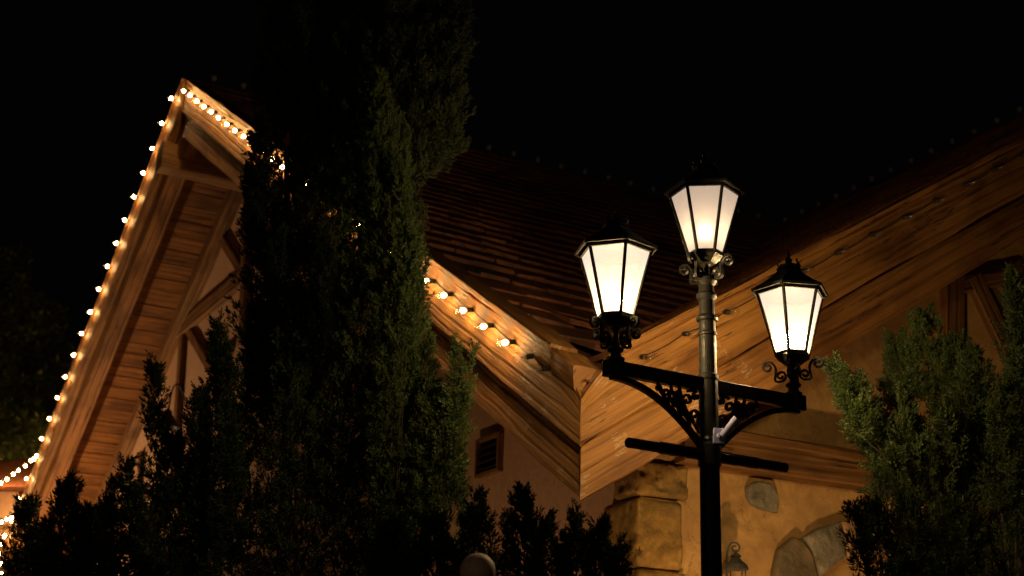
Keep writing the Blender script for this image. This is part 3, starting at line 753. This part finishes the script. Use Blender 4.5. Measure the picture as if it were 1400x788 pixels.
def lantern(c, rot, bulb_m, pane_m, rise=0.0):
    """part of the street lamp: frame mesh with cap, finial, panes, scrolls and bulb as its own pieces; c = foot of the scrolls"""
    zb, zt = .155, .545; rb, rtp = .098, .205
    ang = [-(math.radians(rot) + math.pi / 3 * k) for k in range(6)]
    dr = [Vector((math.cos(a), math.sin(a), 0)) for a in ang]
    fr = MB()
    for k in range(6):
        p0 = c + dr[k] * rb + zv * zb; p1 = c + dr[k] * rtp + zv * zt
        fr.tube([p0, p1], .0105, 6)
        q0 = c + dr[(k + 1) % 6] * rb + zv * zb; q1 = c + dr[(k + 1) % 6] * rtp + zv * zt
        n_ = ((p0 + q0) / 2 - c); n_.z = 0; n_.normalize()
        fr.strip([p0 + zv * .006, q0 + zv * .006], n_, .018, .022); fr.strip([p1 - zv * .002, q1 - zv * .002], n_, .018, .030)
    # base tray
    rg = []
    for r, h in ((.02, zb - .055), (.055, zb - .050), (rb * .80, zb - .030), (rb + .012, zb - .008), (rb + .012, zb - .001), (.03, zb + .002)):
        rg.append([c + d * r + zv * h for d in dr[::-1]])
    fr.rings(rg, [0, .1, .2, .3, .4, .5], [i * .1 for i in range(7)])
    fo = fr.build('lantern', IRON_L, lp, origin=c)
    # roof
    cp_ = MB(); rg = []
    for r, h in ((.196, zt + .004), (.240, zt + .000), (.243, zt + .016), (.228, zt + .024), (.17, zt + .060), (.115, zt + .104), (.082, zt + .135), (.074, zt + .148), (.082, zt + .152), (.078, zt + .160)):
        rg.append([c + d * r + zv * h for d in dr[::-1]])
    cp_.rings(rg, [i * .1 for i in range(10)], [i * .1 for i in range(7)])
    cp_.lathe(c, [(.070, zt + .160), (.066, zt + .172), (.040, zt + .190), (.020, zt + .198)], 18)
    cp_.build('lantern_roof', IRON_L, fo)
    fi = MB()
    fi.lathe(c, [(.016, zt + .195), (.014, zt + .205), (.022, zt + .212), (.022, zt + .222), (.010, zt + .232), (.007, zt + .25), (.011, zt + .256), (.004, zt + .27), (.001, zt + .30)], 12)
    for d in dr:      # small crest leaves round the crown
        fi.strip([c + d * .062 + zv * (zt + .165), c + d * .072 + zv * (zt + .185), c + d * .060 + zv * (zt + .203), c + d * .066 + zv * (zt + .212)], Vector((-d.y, d.x, 0)), .014, .006)
    fi.build('finial', IRON_L, fo)
    for k in range(6):
        j = (k + 1) % 6; e = .985
        a_, b_ = c + dr[k] * rb * e + zv * (zb + .012), c + dr[j] * rb * e + zv * (zb + .012)
        c_, d_ = c + dr[j] * rtp * e + zv * (zt - .01), c + dr[k] * rtp * e + zv * (zt - .01)
        pn = MB(); pn.v = [tuple(a_), tuple(b_), tuple(c_), tuple(d_)]; pn.face((0, 1, 2, 3))
        pn.build('pane', pane_m, fo)
    # scrolls
    for k in range(4):
        a = math.radians(rot + 33) + math.pi / 2 * k; d = Vector((math.cos(a), -math.sin(a), 0)); tn = Vector((-d.y, d.x, 0))
        s1_ = spiral(c + d * .150 + zv * .100, .010, .036, math.radians(20), 1.35, d, 26)
        s2_ = spiral(c + d * .072 + zv * .040, .009, .034, math.radians(170), 1.30, d, 26)
        e1 = s1_[-1]; e2 = s2_[-1]; t1_ = (s1_[-1] - s1_[-2]).normalized(); t2_ = (s2_[-1] - s2_[-2]).normalized()
        L = (e1 - e2).length
        mid = bez(e1, e1 + t1_ * L * .6, e2 + t2_ * L * .6, e2, 10)
        s = MB(); s.strip(s1_ + mid[1:-1] + s2_[::-1], tn, .018, .012); s.build('scroll', IRON_L, fo)
    stm = MB(); stm.lathe(c, [(.020, -.01), (.022, .01), (.014, .03), (.014, .085), (.024, .098), (.030, .104)], 14); stm.build('stem', IRON_L, fo)
    bl = MB(); bl.lathe(c, [(.004, zb + rise + .055), (.020, zb + rise + .062), (.036, zb + rise + .085), (.042, zb + rise + .110), (.036, zb + rise + .136), (.020, zb + rise + .152), (.001, zb + rise + .157)], 16)
    bl.build('bulb', bulb_m, fo, smooth=True)
    bs = MB(); bs.lathe(c, [(.026, zb + .002), (.026, zb + .012), (.018, zb + .016), (.018, zb + rise + .052)], 12); bs.build('lamp_holder', IRON_L, fo)
lantern(G + zv * zy(385), 8, LAMP_M, PANE_M, .045)
lantern(G + zv * (ZA + .125) - ad * AB, 19, LAMP_S, PANE_S)
lantern(G + zv * (ZA + .125) + ad * AB, -8, LAMP_S, PANE_S)

# grey flag holder strapped to the post
fh = thing('flag_holder', 'small grey plastic flag holder strapped to the lamp post below the arms', 'bracket', G + Vector((0, -.06, zy(603))))
mb = MB(); mb.lathe(G, [(.0575, zy(605.5)), (.0585, zy(605.5)), (.0585, zy(601.5)), (.0575, zy(601.5))], 28); mb.build('strap', STEEL, fh)
Bc = G + Vector((.045, -.055, zy(602)))
mb = MB(); mb.box(Bc, (.032, .004, 0), (0, .016, 0), (.003, 0, .046)); mb.build('mounting_plate', PLASTIC, fh, bevel=.006)
mb = MB(); p0 = Bc + Vector((.005, -.018, -.018)); p1 = Bc + Vector((.095, -.05, .095)); mb.tube([p0, p0.lerp(p1, .15), p0.lerp(p1, .151), p0.lerp(p1, .97), p1, p1 - (p1 - p0) * .001, p0.lerp(p1, .8)], [.026, .028, .021, .021, .023, .015, .014], 16)
mb.build('tube', PLASTIC, fh, smooth=False)
mb = MB(); q = p0.lerp(p1, .05); mb.tube([q + Vector((-.004, -.028, 0)), q + Vector((0, .02, 0))], .009, 10); mb.build('thumb_screw', IRON, fh)

# ------------------------------------------------------------------ small fittings
# goose-neck lamp on the first gable wall
def goose():
    s0, z0 = onA(268, 600, OA); base = P(s0, OA - .01, z0)
    t = thing('gooseneck_lamp', 'unlit dark gooseneck lamp arching out from the half-timbered gable', 'wall lamp', base)
    top = atY(252, 545, base.y - .25); sh = atY(230, 566, base.y - .5)
    mb = MB(); mb.tube(bez(base, base - bv * .25 + zv * .75, Vector((sh.x, sh.y, sh.z + .85)), Vector((sh.x, sh.y, sh.z)), 20), .012, 8); mb.build('arm', IRON_L, t)
    mb = MB(); mb.lathe(sh, [(.02, .06), (.05, .05), (.07, -.02), (.20, -.20), (.205, -.22), (.19, -.21), (.05, -.03)], 20); mb.build('lamp_shade', IRON_L, t, smooth=True)
    mb = MB(); mb.lathe(base, [(.07, 0), (.07, .03), (.03, .04)], 16, ax=-bv); mb.build('wall_plate', IRON, t)
goose()
s0, z0 = onA(222, 765, OA)
bx = MB(); bx.box(P(s0, OA - .12, z0), av * .14, bv * .10, zv * .13)
t = thing('junction_box', 'small pale box low on the half-timbered wall behind the dark shrubs', 'box', P(s0, OA, z0)); bx.build('housing', PALE, t, bevel=.015)
bx = MB(); bx.box(P(s0, OA - .225, z0), av * .15, bv * .006, zv * .14); bx.build('lid', PALE, t, bevel=.003)
# small wall lantern with a scrolled crook beside the post
def wall_lantern():
    t0, z0 = onB(1003, 790, OB); c = P(OB - .32, t0 - .02, 0); y_top = atY(1003, 742, c.y).z; x_ = atY(1003, 742, c.y).x
    c = Vector((x_ + .02, c.y, y_top)); u = Vector((1, 0, 0))
    wallp = Vector((c.x - .10, c.y, c.z - .42)); 
    t = thing('wall_lantern', 'small unlit black lantern hanging from a curled crook on the ochre wall', 'wall lantern', P(OB, t0 - .02, z0 - .3))
    mb = MB()
    pts = [P(OB - .01, t0 - .1, c.z - .45)] + bez(Vector((c.x - .075, c.y, c.z - .30)), Vector((c.x - .085, c.y, c.z - .10)), Vector((c.x - .07, c.y, c.z + .005)), Vector((c.x - .012, c.y, c.z)), 12)
    pts += spiral(Vector((c.x - .010, c.y, c.z - .040)), .040, .012, math.radians(85), -1.1, u, 18)
    mb.tube(pts, .0085, 8); mb.build('crook', IRON_B, t)
    z1 = c.z - .085
    mb = MB(); C0 = Vector((c.x - .005, c.y, z1))
    mb.lathe(C0, [(.004, .03), (.012, .02), (.014, .005), (.038, -.01), (.044, -.02), (.028, -.028), (.05, -.055), (.085, -.085), (.095, -.115), (.086, -.12)], 18); mb.build('lantern_roof', IRON_B, t)
    mb = MB(); mb.lathe(C0, [(.078, -.121), (.070, -.30), (.02, -.301)], 8); mb.build('glass', GLOBE, t)
    mb = MB(); mb.lathe(C0, [(.074, -.302), (.078, -.32), (.03, -.35), (.002, -.38)], 12)
    for k in range(4):
        a = k * math.pi / 2 + .4; mb.tube([C0 + Vector((math.cos(a) * .081, math.sin(a) * .081, -.12)), C0 + Vector((math.cos(a) * .076, math.sin(a) * .076, -.305))], .005, 6)
    mb.build('lantern_cage', IRON_B, t)
    mb = MB(); mb.box(P(OB - .008, t0 - .1, c.z - .45), bv * .03, av * .008, zv * .09); mb.build('wall_plate', IRON_B, t, bevel=.004)
wall_lantern()
# ball finial on a garden post
bp = atY(653, 781, 6.1)
t = thing('ball_finial_post', 'short garden post topped by a smooth pinkish ball at the bottom edge', 'post', (bp.x, bp.y, 0))
mb = MB(); R_ = .076; mb.lathe(bp, [(R_ * math.sin(a) + 1e-4, -R_ * math.cos(a)) for a in [math.pi * i / 20 for i in range(21)]], 28); mb.build('ball', BALL, t, smooth=True)
mb = MB(); mb.lathe((bp.x, bp.y, 0), [(.09, 0), (.09, .1), (.055, .14), (.05, bp.z - .2), (.075, bp.z - .16), (.05, bp.z - .12), (.04, bp.z - .08)], 20); mb.build('post', IRON_B, t)

# ------------------------------------------------------------------ lit kiosk beyond the left foot of the gable
kp = atY(-30, 760, 27.0)
kk = thing('kiosk', 'small lit plaster kiosk at the far left with bulbs along its eave', 'kiosk', (kp.x, 27, 0))
YK = 27.0
def kb(mb, x0, y0_, x1, y1_, Y0, Y1):
    a = atY(x0, y1_, Y0); b_ = atY(x1, y0_, Y0)
    mb.box(((a.x + b_.x) / 2, (Y0 + Y1) / 2, (a.z + b_.z) / 2), ((b_.x - a.x) / 2, 0, 0), (0, (Y1 - Y0) / 2, 0), (0, 0, (b_.z - a.z) / 2))
mb = MB(); zt = atY(0, 672, YK).z; xl = atY(-160, 700, YK).x; xr = atY(21, 700, YK).x
mb.box(((xl + xr) / 2, YK + 1.5, zt / 2), ((xr - xl) / 2, 0, 0), (0, 1.5, 0), (0, 0, zt / 2)); mb.build('wall', PLASTER_A, kk)
mb = MB(); zl = atY(0, 718, YK).z
timber(mb, (xl - .1, YK - .06, zl), (xr + .08, YK - .06, zl), Vector((0, 1, 0)), .1, zv, .2); timber(mb, (xr - .08, YK - .05, 0), (xr - .08, YK - .05, zl - .1), Vector((1, 0, 0)), .2, Vector((0, 1, 0)), .1)
mb.build('timber', W_dark, kk)
mb = MB(); zr = zt + .02; e = .45
mb.v = [(xl - e, YK - e, zr), (xr + e, YK - e, zr), (xr + e, YK + 3 + e, zr), (xl - e, YK + 3 + e, zr), ((xl + xr) / 2 - .8, YK + 1.5, zr + 1.3), ((xl + xr) / 2 + .8, YK + 1.5, zr + 1.3)]
for fc in ((0, 3, 2, 1), (0, 1, 5, 4), (1, 2, 5), (2, 3, 4, 5), (3, 0, 4)): mb.face(fc)
mb.tint = [.5] * 6; mb.build('roof', TILE, kk)
kpts = [(-12, 664), (2, 657), (10, 652), (19, 645), (26, 640), (35, 634), (43, 627), (51, 620)]
kpts3 = [atY(x_, y_, 26.4 - .0 * i) for i, (x_, y_) in enumerate(kpts)]
string('string_lights', 'short swag of glowing bulbs climbing from the kiosk to the gable foot', kpts3, [Vector((0, -.3, -1))] * len(kpts3), [True] * len(kpts3), group=None)
kpts3 = [atY(x_, y_, 26.6) for x_, y_ in ((-8, 715), (3, 711), (10, 707), (17, 709), (22, 712))]
string('string_lights', 'tight cluster of glowing bulbs on the kiosk lintel at the left edge', kpts3, [Vector((0, -.6, -1))] * len(kpts3), [True] * len(kpts3), group=None)
kpts3 = [atY(x_, y_, 26.2) for x_, y_ in ((8, 731), (3, 743), (0, 756), (2, 770), (4, 783), (-6, 800))]
string('string_lights', 'vertical run of glowing bulbs down the kiosk corner at the left edge', kpts3, [Vector((0, -1, -.4))] * len(kpts3), [True] * len(kpts3), group=None)

# ------------------------------------------------------------------ added unseen floodlights behind the shrubs, in place of spill light on the walls
def add_flood(label, fp, target, energy, size, col=(1, .56, .24)):
    t = thing('added_floodlight', label, 'added floodlight', (fp.x, fp.y, 0)); aim = (target - fp).normalized()
    mb = MB(); mb.tube([(fp.x, fp.y, 0), (fp.x, fp.y, fp.z - .1)], .02, 8); mb.build('stake', IRON, t)
    mb = MB(); mb.lathe(fp, [(.02, -.12), (.08, -.08), (.10, .04), (.105, .05), (.09, .045), (.07, -.03), (.01, -.04)], 18, ax=aim); mb.build('housing', IRON, t)
    sl = bpy.data.lights.new('added_fill_spot', 'SPOT'); sl.energy = energy; sl.color = col; sl.spot_size = math.radians(size); sl.spot_blend = .9; sl.shadow_soft_size = .08
    so = bpy.data.objects.new('added_fill_spot', sl); C.objects.link(so); so.parent = t; so.location = fp + aim * .05 - Vector(t.location)
    so.rotation_mode = 'QUATERNION'; so.rotation_quaternion = (-aim).to_track_quat('Z', 'Y')
add_flood('added unseen floodlight behind the left shrubs, aimed up at the half-timbered gable', P(18.0, -2.4, 1.2), P(16.6, OA, 4.2), 1250, 110, (1, .58, .26))
add_flood('added unseen low floodlight near the lamp post, aimed at the ochre wall with the arch', P(-.9, 1.2, .5), P(OB, 3.0, 2.6), 230, 130)
add_flood('added unseen low floodlight behind the central shrubs, aimed at the louvred vent wall', P(3.0, -.9, .5), P(3.2, OA, 3.4), 100, 120)

# ------------------------------------------------------------------ added unseen lamp behind the viewer, fill light for roof and trees
G2 = Vector((-4.5, -5.0, 0))
t = thing('added_plaza_lamp', 'added unseen globe lamp on a plain iron post on the paved plaza facing the cottage', 'street lamp', G2)
mb = MB(); mb.lathe(G2, [(.16, 0.004), (.16, .1), (.10, .16), (.06, .8), (.045, 5.2), (.09, 5.24), (.09, 5.3)], 20); mb.build('post', IRON_L, t)
mb = MB(); mb.lathe(G2 + zv * 5.48, [(.2 * math.sin(math.pi * i / 16) + 1e-4, -.2 * math.cos(math.pi * i / 16)) for i in range(17)], 24); gl_ = mb.build('globe', emitter('added_globe_glow', (1, .62, .34), 62.0), t, smooth=True)

# ------------------------------------------------------------------ foliage
def sprig_template(kind, rnd):
    T = []; I = []
    def tri(a, b_, c): k = len(T); T.extend([a, b_, c]); I.append((k, k + 1, k + 2))
    if kind == 'plume':       # cypress or juniper spray: stem with short leaflets pointing forward on several sides
        for k in range(7):
            f = k / 6; L = .46 * (1 - .55 * f); az = k * 2.4 + rnd.random() * .6; sp_ = .55 - .25 * f
            d = Vector((math.cos(az) * sp_, math.sin(az) * sp_, 1)).normalized(); b0_ = Vector((0, 0, f * .72))
            s_ = d.cross(Vector((math.cos(az + 1.3), math.sin(az + 1.3), .2))).normalized() * .085
            tri(b0_ - s_, b0_ + s_, b0_ + d * L)
        tri(Vector((-.03, 0, .5)), Vector((.03, 0, .5)), Vector((0, 0, 1.05)))
    else:                     # broad leaves
        for k in range(5):
            az = k * 1.3 + rnd.random(); d = Vector((math.cos(az), math.sin(az), rnd.uniform(-.2, .7))).normalized()
            s_ = d.cross(Vector((0, 0, 1))).normalized() * .2; b0_ = d * .15
            tri(b0_, b0_ + d * .45 + s_, b0_ + d * .95); tri(b0_, b0_ + d * .95, b0_ + d * .45 - s_)
    return np.array([tuple(v) for v in T]), np.array(I)
def crown(name, parent, mat, lobes, density, size, kind='plume', seed=1, spread=.6):
    """lobes: (base, tip, radius). Each flame-shaped lobe is covered by small plumes, each plume by leafy sprays"""
    rnd = np.random.default_rng(seed); rr = random.Random(seed)
    tv = []; ti = []; tt = []; base = 0
    tmpls = [sprig_template(kind, rr) for _ in range(4)]
    for (b0_, t0_, R) in lobes:
        b0_ = np.array(b0_); t0_ = np.array(t0_); ax = t0_ - b0_; L = np.linalg.norm(ax); ax = ax / L
        x = np.cross(ax, [0.3, 1, 0.1]); x /= np.linalg.norm(x); y = np.cross(ax, x)
        pl = size * 2.6                                         # plume length
        n = max(12, int(density * L * R * 2 * math.pi * .8 / (pl * pl)))
        u = rnd.random(n) ** .9; prof = np.minimum(1, (u + .08) / .22) ** .6 * np.clip(1.03 - u, 0, 1) ** .6
        ph = rnd.random(n) * 2 * math.pi
        cl = np.array([mnoise.noise(Vector((math.cos(p_) * 6 * R, math.sin(p_) * 6 * R, uu * L * 2.6)) + Vector(b0_) * 3) for p_, uu in zip(ph, u)])
        rad = R * prof * (1 + .45 * cl) * np.where(rnd.random(n) < .62, 1 - .3 * rnd.random(n) ** 2, rnd.uniform(.25, .75, n))
        rx = np.cos(ph)[:, None] * x + np.sin(ph)[:, None] * y
        pos = b0_ + ax * (u * L)[:, None] + rx * rad[:, None]
        dr = ax[None, :] * (.8 + .4 * u[:, None]) + rx * spread * 1.25 + rnd.normal(0, .26, (n, 3)); dr[:, 2] += .2
        dr /= np.linalg.norm(dr, axis=1)[:, None]
        plen = pl * rnd.uniform(.65, 1.35, n) * (1 - .2 * u); prad = plen * .24
        ptint = np.clip(.5 + .3 * cl + rnd.normal(0, .16, n), 0, 1)
        # sprays on every plume
        k = 26; m_ = n * k
        pi_ = np.repeat(np.arange(n), k); uu = rnd.random(m_); p2 = rnd.random(m_) * 2 * math.pi
        D = dr[pi_]; X = np.cross(D, [0.2, .9, .4]); X /= np.linalg.norm(X, axis=1)[:, None]; Y = np.cross(D, X)
        out = np.cos(p2)[:, None] * X + np.sin(p2)[:, None] * Y
        pr = prad[pi_] * np.minimum(1, (uu + .1) / .3) * np.clip(1.05 - uu, 0, 1) ** .8 * rnd.uniform(.4, 1.1, m_)
        Q = pos[pi_] + D * (plen[pi_] * (uu - .45))[:, None] + out * pr[:, None]
        d2 = D * .9 + out * (.75 - .45 * uu)[:, None] + rnd.normal(0, .2, (m_, 3)); d2 /= np.linalg.norm(d2, axis=1)[:, None]
        tp = np.cross(d2, rnd.normal(0, 1, (m_, 3))); tp /= np.linalg.norm(tp, axis=1)[:, None]; bt = np.cross(d2, tp)
        sz = size * rnd.uniform(.5, 1.1, m_)
        tint = np.clip(ptint[pi_] + rnd.normal(0, .12, m_) + .18 * (uu - .4), 0, 1)
        for q in range(4):
            sel = np.arange(m_) % 4 == q; kk_ = int(sel.sum())
            if not kk_: continue
            T, I = tmpls[q]
            V = (Q[sel][:, None, :] + sz[sel][:, None, None] * (T[None, :, 0:1] * tp[sel][:, None, :] + T[None, :, 1:2] * bt[sel][:, None, :] + T[None, :, 2:3] * d2[sel][:, None, :]))
            tv.append(V.reshape(-1, 3)); ti.append((I[None] + (np.arange(kk_) * len(T))[:, None, None]).reshape(-1, 3) + base); tt.append(np.repeat(tint[sel], len(T))); base += kk_ * len(T)
    V = np.concatenate(tv); I = np.concatenate(ti); Tn = np.concatenate(tt)
    off = parent_origin(parent); V = V - np.array(off)
    me = bpy.data.meshes.new(name); me.vertices.add(len(V)); me.vertices.foreach_set('co', V.astype(np.float32).ravel())
    me.loops.add(len(I) * 3); me.loops.foreach_set('vertex_index', I.astype(np.int32).ravel())
    me.polygons.add(len(I)); me.polygons.foreach_set('loop_start', np.arange(len(I), dtype=np.int32) * 3)
    me.update(calc_edges=True)
    at = me.attributes.new('tint', 'FLOAT', 'POINT'); at.data.foreach_set('value', Tn.astype(np.float32))
    me.materials.append(mat)
    o = bpy.data.objects.new(name, me); C.objects.link(o); o.parent = parent; return o
NT = [0]
def conifer(name, label, cat, Y, lobes, mat, density=2.6, size=.05, group=None, trunk_px=None, kind='plume', spread=.6, tr=.07):
    """lobes in photo pixels at distance Y (+dy): (x0, y0, x1, y1, r, dy)"""
    NT[0] += 1; Ls = []
    for l in lobes:
        x0, y0_, x1, y1_, r = l[:5]; dy = l[5] if len(l) > 5 else 0
        Ls.append((tuple(atY(x0, y0_, Y + dy)), tuple(atY(x1, y1_, Y + dy)), r * px(Y + dy)))
    x0 = lobes[0][0] if trunk_px is None else trunk_px
    foot = atY(x0, 780, Y); root = thing(name, label, cat, (foot.x, foot.y, 0), group)
    mb = MB(); top = Vector(Ls[0][1]).lerp(Vector(Ls[0][0]), .55)
    mb.tube([(foot.x, foot.y, 0), (foot.x + .02, foot.y, foot.z * .4), Vector(Ls[0][0]), top], [tr, tr * .8, tr * .6, tr * .25], 9)
    for L_ in Ls[1:]:
        a = Vector((foot.x, foot.y, min(foot.z * .8, L_[0][2] * .8))) if L_[0][2] < Ls[0][0][2] + .1 else Vector(Ls[0][0]); b_ = Vector(L_[0]); c_ = Vector(L_[0]).lerp(Vector(L_[1]), .3)
        mb.tube([a, a.lerp(b_, .5) + zv * .05, b_, c_], [tr * .3, tr * .22, tr * .14, tr * .05], 7)
    mb.build('trunk', BARK, root, smooth=True)
    crown('crown', root, mat, Ls, density, size, kind, seed=NT[0] * 13, spread=spread)
    return root
GT = 'tall junipers before the left gable'
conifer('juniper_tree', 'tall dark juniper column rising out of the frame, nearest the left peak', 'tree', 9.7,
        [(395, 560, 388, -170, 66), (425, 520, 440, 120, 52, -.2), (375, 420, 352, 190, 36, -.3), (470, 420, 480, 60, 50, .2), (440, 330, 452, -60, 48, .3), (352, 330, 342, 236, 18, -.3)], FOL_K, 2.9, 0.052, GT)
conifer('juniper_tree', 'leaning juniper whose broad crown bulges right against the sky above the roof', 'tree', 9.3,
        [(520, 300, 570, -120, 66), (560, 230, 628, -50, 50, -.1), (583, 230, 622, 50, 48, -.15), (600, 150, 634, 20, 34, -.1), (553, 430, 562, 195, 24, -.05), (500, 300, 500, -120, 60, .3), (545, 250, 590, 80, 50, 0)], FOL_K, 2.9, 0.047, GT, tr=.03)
conifer('juniper_tree', 'slim pointed juniper lit green on its right edge beside the roof tiles', 'tree', 8.6,
        [(538, 480, 516, 105, 44), (530, 860, 532, 440, 40, .05), (560, 700, 562, 430, 28, .1), (556, 470, 548, 230, 30, -.1), (530, 430, 545, 160, 36, .1), (497, 500, 482, 190, 42, .1), (552, 455, 566, 330, 20, -.1)], FOL, 2.9, 0.04, GT, tr=.010)
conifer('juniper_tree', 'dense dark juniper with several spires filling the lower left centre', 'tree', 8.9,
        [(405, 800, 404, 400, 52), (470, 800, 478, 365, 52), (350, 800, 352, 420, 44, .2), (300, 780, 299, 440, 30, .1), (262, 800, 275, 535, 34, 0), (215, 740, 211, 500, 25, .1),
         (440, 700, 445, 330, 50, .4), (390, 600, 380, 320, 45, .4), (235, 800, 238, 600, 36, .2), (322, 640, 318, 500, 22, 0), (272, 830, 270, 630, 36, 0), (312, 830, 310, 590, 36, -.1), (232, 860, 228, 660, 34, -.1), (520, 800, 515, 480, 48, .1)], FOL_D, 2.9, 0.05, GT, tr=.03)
conifer('juniper_tree', 'low juniper with feathery upright tips reaching toward the louvred vent', 'tree', 8.6,
        [(600, 760, 600, 540, 42), (604, 640, 638, 532, 20, -.1), (620, 590, 624, 466, 12, -.1), (628, 580, 646, 474, 8, -.1), (560, 780, 555, 440, 42, .2), (583, 700, 590, 520, 34), (575, 560, 578, 440, 26, .2), (622, 700, 622, 600, 22, 0)], FOL, 2.9, 0.04, GT, tr=.022)
GS = 'small dark pointed shrubs at the foot of the picture'
sh = [(30, 900, 37, 664, 34, 7.2, 'dark pointed shrub at the lower left corner before the kiosk bulbs'),
      (92, 900, 92, 645, 40, 7.0, 'dark pointed shrub second from the left edge'),
      (168, 900, 172, 618, 42, 7.0, 'tallest dark pointed shrub in front of the left soffit'),
      (125, 900, 128, 680, 36, 7.3, 'shorter dark shrub tucked between two taller pointed ones at left'),
      (212, 900, 208, 735, 32, 6.9, 'lowest dark shrub just below the pale box')]
for x0, y0_, x1, y1_, r, Y, lab in sh:
    y1_ += 18
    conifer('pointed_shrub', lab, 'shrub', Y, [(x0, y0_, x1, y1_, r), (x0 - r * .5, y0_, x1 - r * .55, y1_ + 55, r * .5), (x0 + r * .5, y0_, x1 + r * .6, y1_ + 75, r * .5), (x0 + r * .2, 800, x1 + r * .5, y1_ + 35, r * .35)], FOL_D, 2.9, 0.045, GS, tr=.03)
sh = [(655, 900, 652, 657, 30, 7.35, 'dark shrub directly behind the pinkish ball'), (598, 900, 594, 690, 40, 6.9, 'broad dark shrub just left of the pinkish ball'),
      (712, 900, 713, 655, 32, 7.2, 'pointed dark shrub below the louvred vent'), (752, 900, 748, 695, 28, 7.0, 'small dark shrub between the vent shrub and the corner stones'),
      (790, 900, 789, 686, 30, 7.1, 'dark shrub under the mitred corner of the bargeboards'), (822, 900, 820, 700, 26, 7.0, 'dark shrub touching the quoin stones'), (850, 900, 846, 725, 18, 7.05, 'smallest dark shrub in front of the lowest quoin stones'),
      (540, 900, 538, 700, 44, 6.8, 'wide dark shrub below the tall junipers')]
for x0, y0_, x1, y1_, r, Y, lab in sh:
    y1_ += 18
    conifer('pointed_shrub', lab, 'shrub', Y, [(x0, y0_, x1, y1_, r), (x0 - r * .5, y0_, x1 - r * .5, y1_ + 35, r * .5), (x0 + r * .5, y0_, x1 + r * .55, y1_ + 30, r * .5)], FOL_D, 2.9, 0.04, GS, tr=.03)
conifer('juniper_bush', 'big juniper bush at right with bright green tips beside the right lantern', 'bush', 9.15,
        [(1230, 660, 1134, 492, 28, -.3), (1210, 640, 1168, 512, 26, -.25), (1240, 640, 1238, 532, 24, -.3), (1215, 640, 1185, 560, 28, -.2), (1300, 900, 1290, 600, 90), (1260, 720, 1250, 580, 50, -.2), (1350, 900, 1352, 560, 80, .1),
         (1275, 560, 1262, 428, 40, .3), (1300, 580, 1308, 460, 34, .2), (1325, 600, 1328, 480, 30, 0), (1245, 560, 1222, 455, 28, .4), (1215, 720, 1212, 600, 34, -.1), (1232, 620, 1212, 520, 22, .1), (1180, 600, 1150, 530, 18, -.35), (1290, 640, 1284, 560, 30, -.3), (1340, 620, 1345, 500, 28, 0)], FOL_R, 2.9, 0.047, None, trunk_px=1290, tr=.02)
conifer('juniper_bush', 'dark juniper crowding in from the right edge of the picture', 'bush', 8.8,
        [(1395, 900, 1398, 420, 44), (1385, 520, 1384, 375, 20), (1370, 700, 1372, 530, 34), (1420, 700, 1415, 360, 40)], FOL_R, 2.9, 0.047, None, trunk_px=1410)
conifer('juniper_bush', 'low dark juniper bush hiding the right end of the stone arch', 'bush', 8.3,
        [(1210, 900, 1192, 690, 46), (1180, 760, 1162, 690, 20), (1250, 900, 1240, 680, 50), (1300, 900, 1300, 690, 60)], FOL_R, 2.9, 0.043, None)
# hazy broadleaf tree far left behind the gable
conifer('broadleaf_tree', 'dim broadleaf tree at the far left behind the string of bulbs', 'tree', 28.0,
        [(30, 700, 20, 350, 55), (60, 640, 72, 440, 38), (5, 640, -10, 380, 50), (-30, 700, -50, 420, 60)], FOL_L, 1.6, .24, None, kind='leaf', tr=.2)
